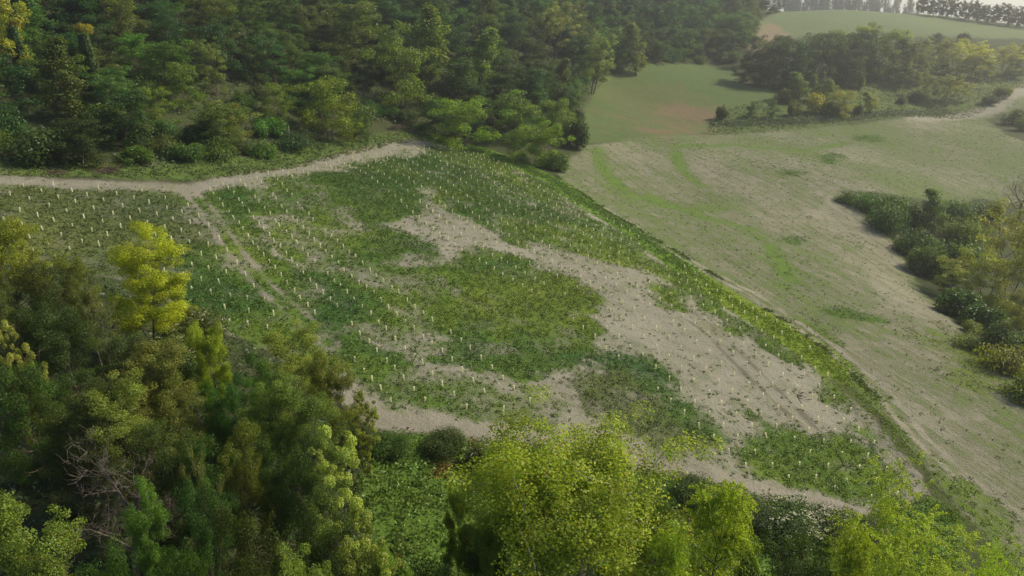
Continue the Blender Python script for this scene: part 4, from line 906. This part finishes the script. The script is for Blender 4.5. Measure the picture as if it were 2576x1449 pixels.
# verge grass
def along(P, w, n, rng, off=0.0):
    seg = np.hypot(*np.diff(P, axis=0).T); cum = np.concatenate([[0], np.cumsum(seg)]); t = rng.random(n) * cum[-1]
    i = np.clip(np.searchsorted(cum, t) - 1, 0, len(seg) - 1); f = (t - cum[i]) / seg[i]
    b = P[i] + (P[i + 1] - P[i]) * f[:, None]; dd = (P[i + 1] - P[i]) / seg[i][:, None]; nn = np.stack([dd[:, 1], -dd[:, 0]], 1)
    return b + nn * (off + rng.normal(size=(n, 1)) * w), t
p, t = along(VERGE, 1.4, 8000, r9)
keep = r9.random(len(p)) < np.interp(t, [0, VL[9], VL[10] + 5, VL[12]], [1, 1, .25, .12]); p, t = p[keep], t[keep]
f = sstep(VL[6] - 8, VL[7], t)[:, None]
clumps("bank_grass", "bright grass on the bank along the planted field", "grass", p, .32, .10, 8, .20, np.array([(.10, .175, .020)]) * (1 - f) + np.array([(.17, .245, .018)]) * f, 103, .5)
p, t = along(DARKLINE, .45, 2600, r9); kk = fbm(p[:, 0] * .3, p[:, 1] * .3, 3) > .45; p = p[kk]
clumps("ditch_grass", "dark tall grass along the ditch beside the mown field", "grass", p, .25, .10, 6, .20, np.tile((.070, .110, .018), (len(p), 1)), 104, .5)
# grassy margin under the wood, rough grassland, bramble bank, clearing
p = samp(Z_MARGIN, 2.5, r9); g = fbm(p[:, 0] * .15, p[:, 1] * .15, 3)[:, None]
clumps("margin_grass", "rough green grass between the wood and the pale track", "grass", p, .45, .28, 7, .30, np.array([(.060, .105, .022)]) * (1 - g) + np.array([(.115, .14, .035)]) * g, 105, .4)
BANK = poly((1795, 318), (1900, 316), (2010, 312), (2120, 304), (2250, 292), (2400, 284))
p, t = along(BANK, 2.2, 2600, r9, -2.5)
clumps("bramble_bank", "dark bramble bank along the mown field's far edge", "bramble", p, .9, .9, 9, .42, np.array([(.050, .080, .024)]) * (1 + .5 * r9.random((len(p), 1))), 106)
p = samp(Z_ROUGH, .5, r9)
clumps("rough_grass", "tussocky green grass before the copse", "grass", p, .8, .4, 6, .5, np.array([(.085, .115, .032)]) * (1 + .4 * r9.random((len(p), 1))), 107, .4)
CLEAR = Z_CLEAR
p = samp(CLEAR, 7, r9); g = fbm(p[:, 0] * .2, p[:, 1] * .2, 3)[:, None]; red = (fbm(p[:, 0] * .35 + 50, p[:, 1] * .35, 2) > .72)[:, None]
c = np.array([(.075, .150, .024)]) * (1 - g) + np.array([(.125, .185, .026)]) * g; c = np.where(red, np.array([(.16, .09, .03)]), c)
clumps("clearing_grass", "deep green tall grass in the clearing below the track", "grass", p, .45, .55, 8, .25, c, 108, .5)
p = samp(Z_WOOD, .8, r9); p = p[r9.random(len(p)) < .8]
keep = np.ones(len(p), bool)
for P in BARE: keep &= ~(inside(P, p[:, 0], p[:, 1]) & (r9.random(len(p)) < .8))
p = p[keep]
clumps("undergrowth", "low undergrowth covering the wooded hillside", "undergrowth", p, .9, .6, 6, .5, np.array([(.050, .078, .026)]) * (1 + .6 * r9.random((len(p), 1))), 109)
LEFTWOOD = poly((-100, 640), (0, 650), (300, 710), (430, 750), (560, 840), (700, 910), (850, 1000), (900, 1100), (900, 1500), (-100, 1500))
p = samp(LEFTWOOD, 1.6, r9)
clumps("wood_undergrowth", "shaded undergrowth beneath the left wood", "undergrowth", p, .8, .7, 7, .35, np.array([(.040, .070, .020)]) * (1 + .6 * r9.random((len(p), 1))), 110)
print("weeds", time.time() - T0)

# ------------------------------------------------------------------ tree guards
TUBES = [("365,155 455,138 568,130 657,117 755,113 838,105 921,104 1006,104 1076,112 1124,127 1145,122 502,158 613,150 698,135 793,128 881,124 967,121 1049,124 264,178 408,175 545,178 665,172 755,158 841,146 970,156 1056,152 1134,158 304,198 152,208 593,198 703,188 799,176 889,168 926,184 1013,178 1096,176 1175,180 1195,142 1174,148 1238,155 1216,168 1257,184 1275,158 1314,172 1324,192 1357,186 1286,182 196,230 342,222 448,214 633,222 746,212 837,197 882,222 969,210 1057,202 1110,228 1196,222 1222,202 1302,206 1367,215 1400,204 1359,234 1276,232 1441,226 1425,238 50,232 88,254 240,252 388,246 495,220 531,245 673,246 786,240 936,252 1023,240 1073,264 1160,252 1246,258 1320,252 1293,272 1404,258 1494,250 1472,264 1546,273 128,278 288,275 427,268 576,272 726,282 838,272 982,278 1120,292 1207,272 1370,275 1342,303 1453,282 1523,286 1595,291 327,306 469,298 620,304 778,310 884,300 1030,306 1163,316 1252,308 1309,338 1415,303 1494,304 1388,330 22,312 369,332 518,336 674,338 820,342 933,328 1072,335 1219,352 1470,330 1549,330 1620,338 1638,318 1440,358 1515,358 1351,366 417,370 565,370 718,366 870,368 974,360 1130,370 1267,382 1403,398 1489,390 1566,384 1665,362 1705,350 463,404 613,402 759,400 918,402 1033,392 1176,400 1317,410 1466,432 1541,424 1651,388 1723,390 1706,412 511,434 656,436 817,436 967,440 1077,424 1221,430 1374,446 1592,452 1511,462 1665,436 1756,442 1773,418 1834,444 555,478 708,472 865,470 1017,470 1128,454 1281,468 1427,472 1560,486 1645,480 1802,468 1883,470 605,510 757,504 915,500 1070,508 1186,490 1340,498 1474,504 1613,522 1866,496 1780,500 1934,494 655,548 805,545 968,545 1116,538 1233,522 1384,530 1527,540 1674,556 1761,545 1840,532 1922,524 1985,524 703,588 860,584 1008,575 1170,578 1288,554 1439,564 1588,574 1822,576 1736,592 1903,568 1988,562 2055,562 747,626 908,616 1065,612 1229,618 1342,594 1497,602 1656,612 1793,622 1876,606 1958,600 2042,592 2107,580 798,662 963,654 1120,656 1281,654 1400,630 1558,636 1708,642 1860,656 1942,640 2022,632 2103,620 2169,612 857,704 1019,698 1182,700 1348,694 1461,672 1615,678 1771,682 1916,688 2083,664 2165,656 2236,646 912,746 1078,738 1243,738 1398,728 1517,708 1675,712 1834,718 1995,736 2085,718 2147,702 2229,686 2313,682 966,790 1136,786 1297,776 1460,774 1582,746 1738,745 1902,756 2055,768 2143,752 2218,744 2298,728 2366,712 1030,834 1190,822 1360,818 1525,808 1642,782 1805,788 1978,804 2120,808 2204,782 2278,774 2358,764 2424,746 1087,874 1254,864 1420,862 1599,866 1721,832 1881,834 2034,832 2186,846 2268,826 2342,812 2424,804 2491,786 1144,918 1313,908 1499,912 1664,898 1785,870 1938,868 2107,876 2256,890 2343,868 2421,860 2500,844 2565,832 1212,956 1389,958 1560,948 1724,936 1847,908 2013,914 2180,916 2338,938 2417,918 2492,900 2568,892 1284,998 1456,990 1613,984 1794,978 1908,950 2078,952 2253,964 2405,976 2490,954 1338,1036 1512,1022 1686,1028 1867,1020 1988,992 2160,1000 2326,1010 2480,1020 1399,1078 1578,1064 1761,1068 1944,1060 2064,1030 2230,1046 2403,1056 1473,1120 1653,1112 1845,1104 2015,1098 2138,1076 2306,1090 2476,1106 1553,1168 1729,1156 1913,1140 2097,1148 2214,1120 2389,1134 1634,1210 1803,1192 2173,1196 2298,1168 2474,1188 1703,1248 2070,1232 2259,1246 2389,1226 2556,1240 1970,1284 2471,1274 2346,1302 2436,1360 2558,1336 2337,1418 2523,1422 44,780 91,820 142,870 190,912 237,952 289,996 347,1040 405,1096 454,1144 515,1192 577,1240 636,1278 702,1344 765,1392 5,912 50,956 96,1000 150,1044 195,1096 259,1150 315,1200 373,1246 434,1290 493,1346 555,1412 63,1134 119,1192 166,1236 221,1292 280,1352 342,1408 28,1298 84,1356 142,1414", 1200, 500, 2.1467),
  ("619,592 406,614 197,610 45,692 262,680 471,672 695,652 775,716 546,730 320,740 109,772 183,838 394,816 621,804 842,760 686,860 920,832 994,902 473,890 247,910 67,984 327,996 537,960 772,932 851,1002 1083,982 617,1026 387,1062 142,1076 209,1150 464,1152 693,1112 934,1090 1174,1064 1262,1146 1023,1174 774,1202 541,1240 282,1232 360,1332 631,1334 868,1290 1114,1266 1350,1238 1473,1346 963,1396 1260,1418 1826,618 2010,612 1906,690 2000,766 2094,692 2195,768 2092,856 2190,936 2383,928 2486,1026 2287,846 2396,770 2497,856 2207,628 2300,700 2398,636 2494,708 2502,1206", 1300, 900, 2.1467),
  ("278,50 364,104 287,132 372,186 288,218 377,276 289,320 430,12 363,30 447,86 520,68 573,8 585,50 655,56 596,118 664,106 528,136 447,152 536,206 617,184 683,166 748,150 458,234 704,238 771,218 622,254 834,200 930,250 866,272 795,294 548,292 720,320 645,358 464,332 951,316 1020,296 1120,346 887,344 817,376 1054,370 1219,400 738,422 563,404 991,406 912,440 1154,424 1314,450 478,456 660,470 838,490 1089,464 1421,504 1014,504 1191,522 1356,536 573,530 761,546 939,556 1291,576 450,568 669,608 856,618 1043,632 1221,640 1578,660 543,648 773,688 961,702 1147,708 1332,712 1513,720 442,722 645,734 872,774 1073,784 1246,788 1438,792 1624,806 546,808 744,818 976,858 1181,866 1362,874 1537,858 1726,868 450,892 652,902 849,910 1089,942 1284,950 1480,966 1662,958 541,984 770,998 957,996 1200,1038 1407,1042 1597,1054 1776,1042 456,1088 659,1086 870,1086 1071,1092 1322,1128 1519,1128 1716,1140 1907,1138 566,1188 770,1188 987,1188 1192,1186 1437,1224 1652,1226 1850,1234 688,1294 886,1290 1111,1284 1312,1280 1565,1314 1780,1320 1976,1308 806,1392 998,1380 1237,1370 1451,1380 1690,1410 1906,1416 2102,1410", 2300, 1000, 2.1467),
  ("380,530 576,524 983,526 1217,544 1411,556 1549,646 508,630 704,622 905,616 1119,632 1349,640 829,722 1030,712 1270,750 1469,738 1690,742 1170,802 1437,860 1627,836", 2540, 1430, 1.9815),
  ("188,192 430,186 82,260 334,235 582,230 792,216 939,262 1146,248 703,266 469,278 239,300 1079,300 1331,302 835,304 606,316 394,350 156,386 1199,332 987,348 753,360 533,388 301,422 26,454 1342,370 1124,386 908,404 675,434 431,462 176,500 1516,350 1467,408 1264,420 1047,444 823,474 583,502 337,528 240,604 1604,446 1393,464 1186,484 971,516 736,542 484,578 1530,496 1328,526 1099,552 865,582 659,632 383,642 273,716 1682,536 1461,564 1253,588 557,696 796,662 448,760 209,766 1608,598 1381,632 1190,670 1768,640 1527,662 1332,706 1680,690 1474,740 1242,780 1829,736 1623,770 1391,816 1746,798 1911,832 1551,844 1323,896 1684,880 1180,862 1824,910 1486,942 1980,934 1623,970 1766,986 2047,1030 1547,1050 1417,1022 1702,1080 1859,1104 1990,1128 2131,1140 1812,1200 2005,1230 2207,1258 1852,1320 1996,1338 2157,1364 1799,196 1937,180 2072,162 2160,122 2286,102 2397,76 2520,44 2558,68 2442,100 2325,128 2481,130 2204,150 2359,160 2238,182 2109,196 1975,212 1841,230 1693,236 2278,214 2150,232 2014,250 1883,268 1725,270 2316,256 2194,274 2056,292 1769,322 1926,316 2086,330 2225,312 2351,288 2397,340 2271,366 2134,382 1955,356 1798,362 2438,384 2310,412 2174,430 2007,410 1845,418 2485,428 2358,452 2220,482 2042,462 1884,464 2518,468 2392,498 2252,524 2087,512 1924,512 2444,552 2310,582 2124,554 1957,560 2174,612 2004,620 2488,598 2350,626 2207,660 2040,670 2532,644 2393,672 2259,704 2080,720 2439,726 2307,762 2127,780 2481,774 2350,810 2173,828 2530,820 2396,862 2218,878 2442,914 2268,932 2498,966 2316,994 2551,1030 2372,1068 2421,1124 2483,1190 2538,1252", 0, 600, 2.1467)]
gp = []
for s, ox, oy, kk in TUBES:
    for q in s.split():
        a, b = map(int, q.split(','))
        gp.append(((ox + a / kk) * W0 / 3840, (oy + (b + 14) / kk) * W0 / 3840))
gw = np.array([hit(*q) for q in gp])
def tube_mesh(name, h=.62, r=.068):
    k = 10; an = np.linspace(0, 2 * math.pi, k, endpoint=False); c, s = np.cos(an), np.sin(an)
    rings = [(r * .97, -.05), (r, h * .5), (r * 1.02, h * .97), (r * .95, h)]
    v = np.concatenate([np.stack([c * q, s * q, 0 * c + z], 1) for q, z in rings]); f = []
    for j in range(3):
        for i in range(k): f.append((j * k + i, j * k + (i + 1) % k, (j + 1) * k + (i + 1) % k, (j + 1) * k + i))
    # the stake tied to the tube
    sx, sy, w = r + .016, 0, .013; b = len(v)
    sv = [(sx + dx * w, sy + dy * w, z) for z in (-.1, h * .97) for dx, dy in ((-1, -1), (1, -1), (1, 1), (-1, 1))]
    v = np.concatenate([v, np.array(sv)]); f += [(b, b + 1, b + 5, b + 4), (b + 1, b + 2, b + 6, b + 5), (b + 2, b + 3, b + 7, b + 6), (b + 3, b, b + 4, b + 7), (b + 4, b + 5, b + 6, b + 7)]
    return v, np.array(f)
M_TUBE = plain_mat("cream_plastic", (.92, .89, .66), .5, .55)
tv, tf = tube_mesh("tube")
tube_me = mesh_np("tree_guard", tv, [tf], True); tube_me.materials.append(M_TUBE)
dist = np.array([project(x, y, float(hbase(x, y)))[2] for x, y in gw]); order = np.argsort(dist)
gcov, _ = veg_cover(gw[:, 0], gw[:, 1], PATCH, .05); dB, sB, _ = linedist(TRACK_B, gw[:, 0], gw[:, 1])
zg = gz(gw[:, 0], gw[:, 1]); rest = []
tr_ = np.random.default_rng(55)
for n_, i in enumerate(order):
    x, y = gw[i]; rx, ry = tr_.normal(size=2) * .075; rz = tr_.random() * 6.28; hs = tr_.uniform(.82, 1.12)
    tilt = tr_.random() < .03
    if tilt: rx += .38
    if n_ < 300:
        o = obj("tree_guard", tube_me); o.location = (x, y, float(zg[i])); o.rotation_euler = (rx, ry, rz); o.scale = (1, 1, hs)
        left = gp[i][0] < np.interp(gp[i][1], [470, 520, 590, 660, 715, 765, 815, 900], [480, 515, 560, 610, 660, 710, 770, 850])
        lab = "short cream tree guard tube left of the rutted track" if left else ("short cream tree guard tube among green weeds on the planted slope" if gcov[i] > .4 else "short cream tree guard tube on bare soil of the planted slope")
        if tilt: lab = lab.replace('short cream', 'strongly leaning cream')
        tag(o, lab, "tree guard", "tree guards left of the rutted track" if left else ("tree guards among weeds" if gcov[i] > .4 else "tree guards on bare soil"))
    else: rest.append((x, y, zg[i], rx, ry, rz, hs))
V = []; Fq = []
from mathutils import Euler
for x, y, z, rx, ry, rz, hs in rest:
    R_ = np.array(Euler((rx, ry, rz)).to_matrix()); V.append((tv * np.array([1, 1, hs])) @ R_.T + np.array([x, y, z])); Fq.append(tf + len(Fq) * len(tv))
me = mesh_np("distant_tree_guards", np.concatenate(V), [np.concatenate(Fq)], True); me.materials.append(M_TUBE)
tag(obj("distant_tree_guards", me), "hundreds of cream tree guard tubes in rows toward the far crest", "tree guard", "tree guards of the planted slope", "stuff")

# ------------------------------------------------------------------ small things: brushwood, snags, log
def twig_heap(name, label, px, py, L, n, col, seed, flat=.5):
    rng = np.random.default_rng(seed); x, y = hit(px, py); br = []
    for i in range(n):
        a = rng.random() * 6.283; p = rng.normal(size=3) * np.array([L * .3, L * .3, .12]); p[2] = abs(p[2]) * flat
        d = np.array([math.cos(a), math.sin(a), rng.normal() * .25 * flat + .1]); br.append((bend(p, d, L * rng.uniform(.4, 1), 4, rng, up=-.15, wob=.15), np.linspace(.05, .012, 5) * rng.uniform(.5, 1.3), 4))
    v, q = tubes(br); me = mesh_np(name, v, [q], True); me.materials.append(M_BARK)
    o = obj(name, me, color=col); o.location = (x, y, float(gz(x, y))); tag(o, label, "brushwood"); return o
twig_heap("brushwood_heap", "brown brushwood heap on the grass margin beside the pale track", 268, 432, 2.6, 150, (.13, .10, .075), 1, 1.2)
twig_heap("brushwood_heap", "smaller brown brushwood heap left along the pale track", 138, 432, 2.2, 90, (.15, .12, .08), 2, .7)
twig_heap("brushwood_heap", "tangle of cut branches in the bare slip below the wood", 650, 330, 4, 130, (.14, .11, .09), 3, .8)
twig_heap("brushwood_heap", "grey branch litter under the hillside bushes left of the slip", 370, 418, 2.4, 40, (.32, .28, .24), 4, .4)
twig_heap("brushwood_heap", "brown branch pile in the notch right of the domed locust", 985, 322, 4, 130, (.13, .105, .085), 5, .8)
twig_heap("brushwood_heap", "dead twigs lying by a row end on the right of the planted slope", 2010, 1482 * 1448 / 2160, 1.6, 22, (.17, .14, .11), 6, .2)
twig_heap("brushwood_heap", "russet dead branches behind the pale snag", 745, 345, 3, 120, (.17, .10, .07), 7, 1.0)
def snag(label, px, base, top, r, col, lean, seed):
    rng = np.random.default_rng(seed); x, y = hit(px, base); z = float(hbase(x, y)); h = topz(y, top) - z
    p = bend((0, 0, -.2), (lean, 0, 1), h + .2, 6, rng, up=.02, wob=.08); br = [(p, np.linspace(r, r * .35, 7), 6), (bend(p[3], (lean - .8, .1, .8), h * .35, 4, rng), np.linspace(r * .4, r * .15, 5), 5)]
    v, q = tubes(br); me = mesh_np("snag", v, [q], True); me.materials.append(M_BARK); o = obj("snag", me, color=col); o.location = (x, y, z + CAMZ); tag(o, label, "dead trunk")
snag("pale broken snag standing beside the bare slip under the wood", 727, 352, 316, .12, (.62, .58, .50), .12, 1)
snag("pale leaning dead stem in the hazy wood above the crest", 1243, 195, 175, .12, (.55, .52, .47), .5, 2)
snag("white dead snag in the gully thicket", 2425, 600, 570, .10, (.60, .57, .52), .1, 3)
snag("pale arched dead limb over the meadow's left edge", 1505, 190, 160, .10, (.5, .48, .42), .9, 4)
def yellow_tuft():
    e = at_base("bush1", 243, 34, 62, 36, (.30, .28, .03), "treetop", "", cat="")
# ------------------------------------------------------------------ hazy air
def haze():
    x0, x1, y0, y1, z0, z1 = -6150, 6150, -6150, 6150, -32, 152
    v = [(x, y, z) for z in (z0, z1) for x, y in ((x0, y0), (x1, y0), (x1, y1), (x0, y1))]
    f = np.array([(3, 2, 1, 0), (4, 5, 6, 7), (0, 1, 5, 4), (1, 2, 6, 5), (2, 3, 7, 6), (3, 0, 4, 7)])
    me = mesh_np("haze", np.array(v, float), [f])
    m, nt, N, L, out = new_mat("hazy_air")
    p = N("ShaderNodeVolumePrincipled"); p.inputs["Density"].default_value = HAZE; p.inputs["Color"].default_value = (.97, .96, .92, 1); p.inputs["Anisotropy"].default_value = .65
    L(p.outputs[0], out.inputs["Volume"]); me.materials.append(m)
    tag(obj("haze", me), kind="stuff")
HAZE = .00040
haze()
dgt = sum(len(o.data.polygons) for o in bpy.data.objects if o.type == "MESH" and o.data.users == 1) + sum(len(m.polygons) for m in bpy.data.meshes if m.users > 1)
print("faces", dgt)
print("done", time.time() - T0)
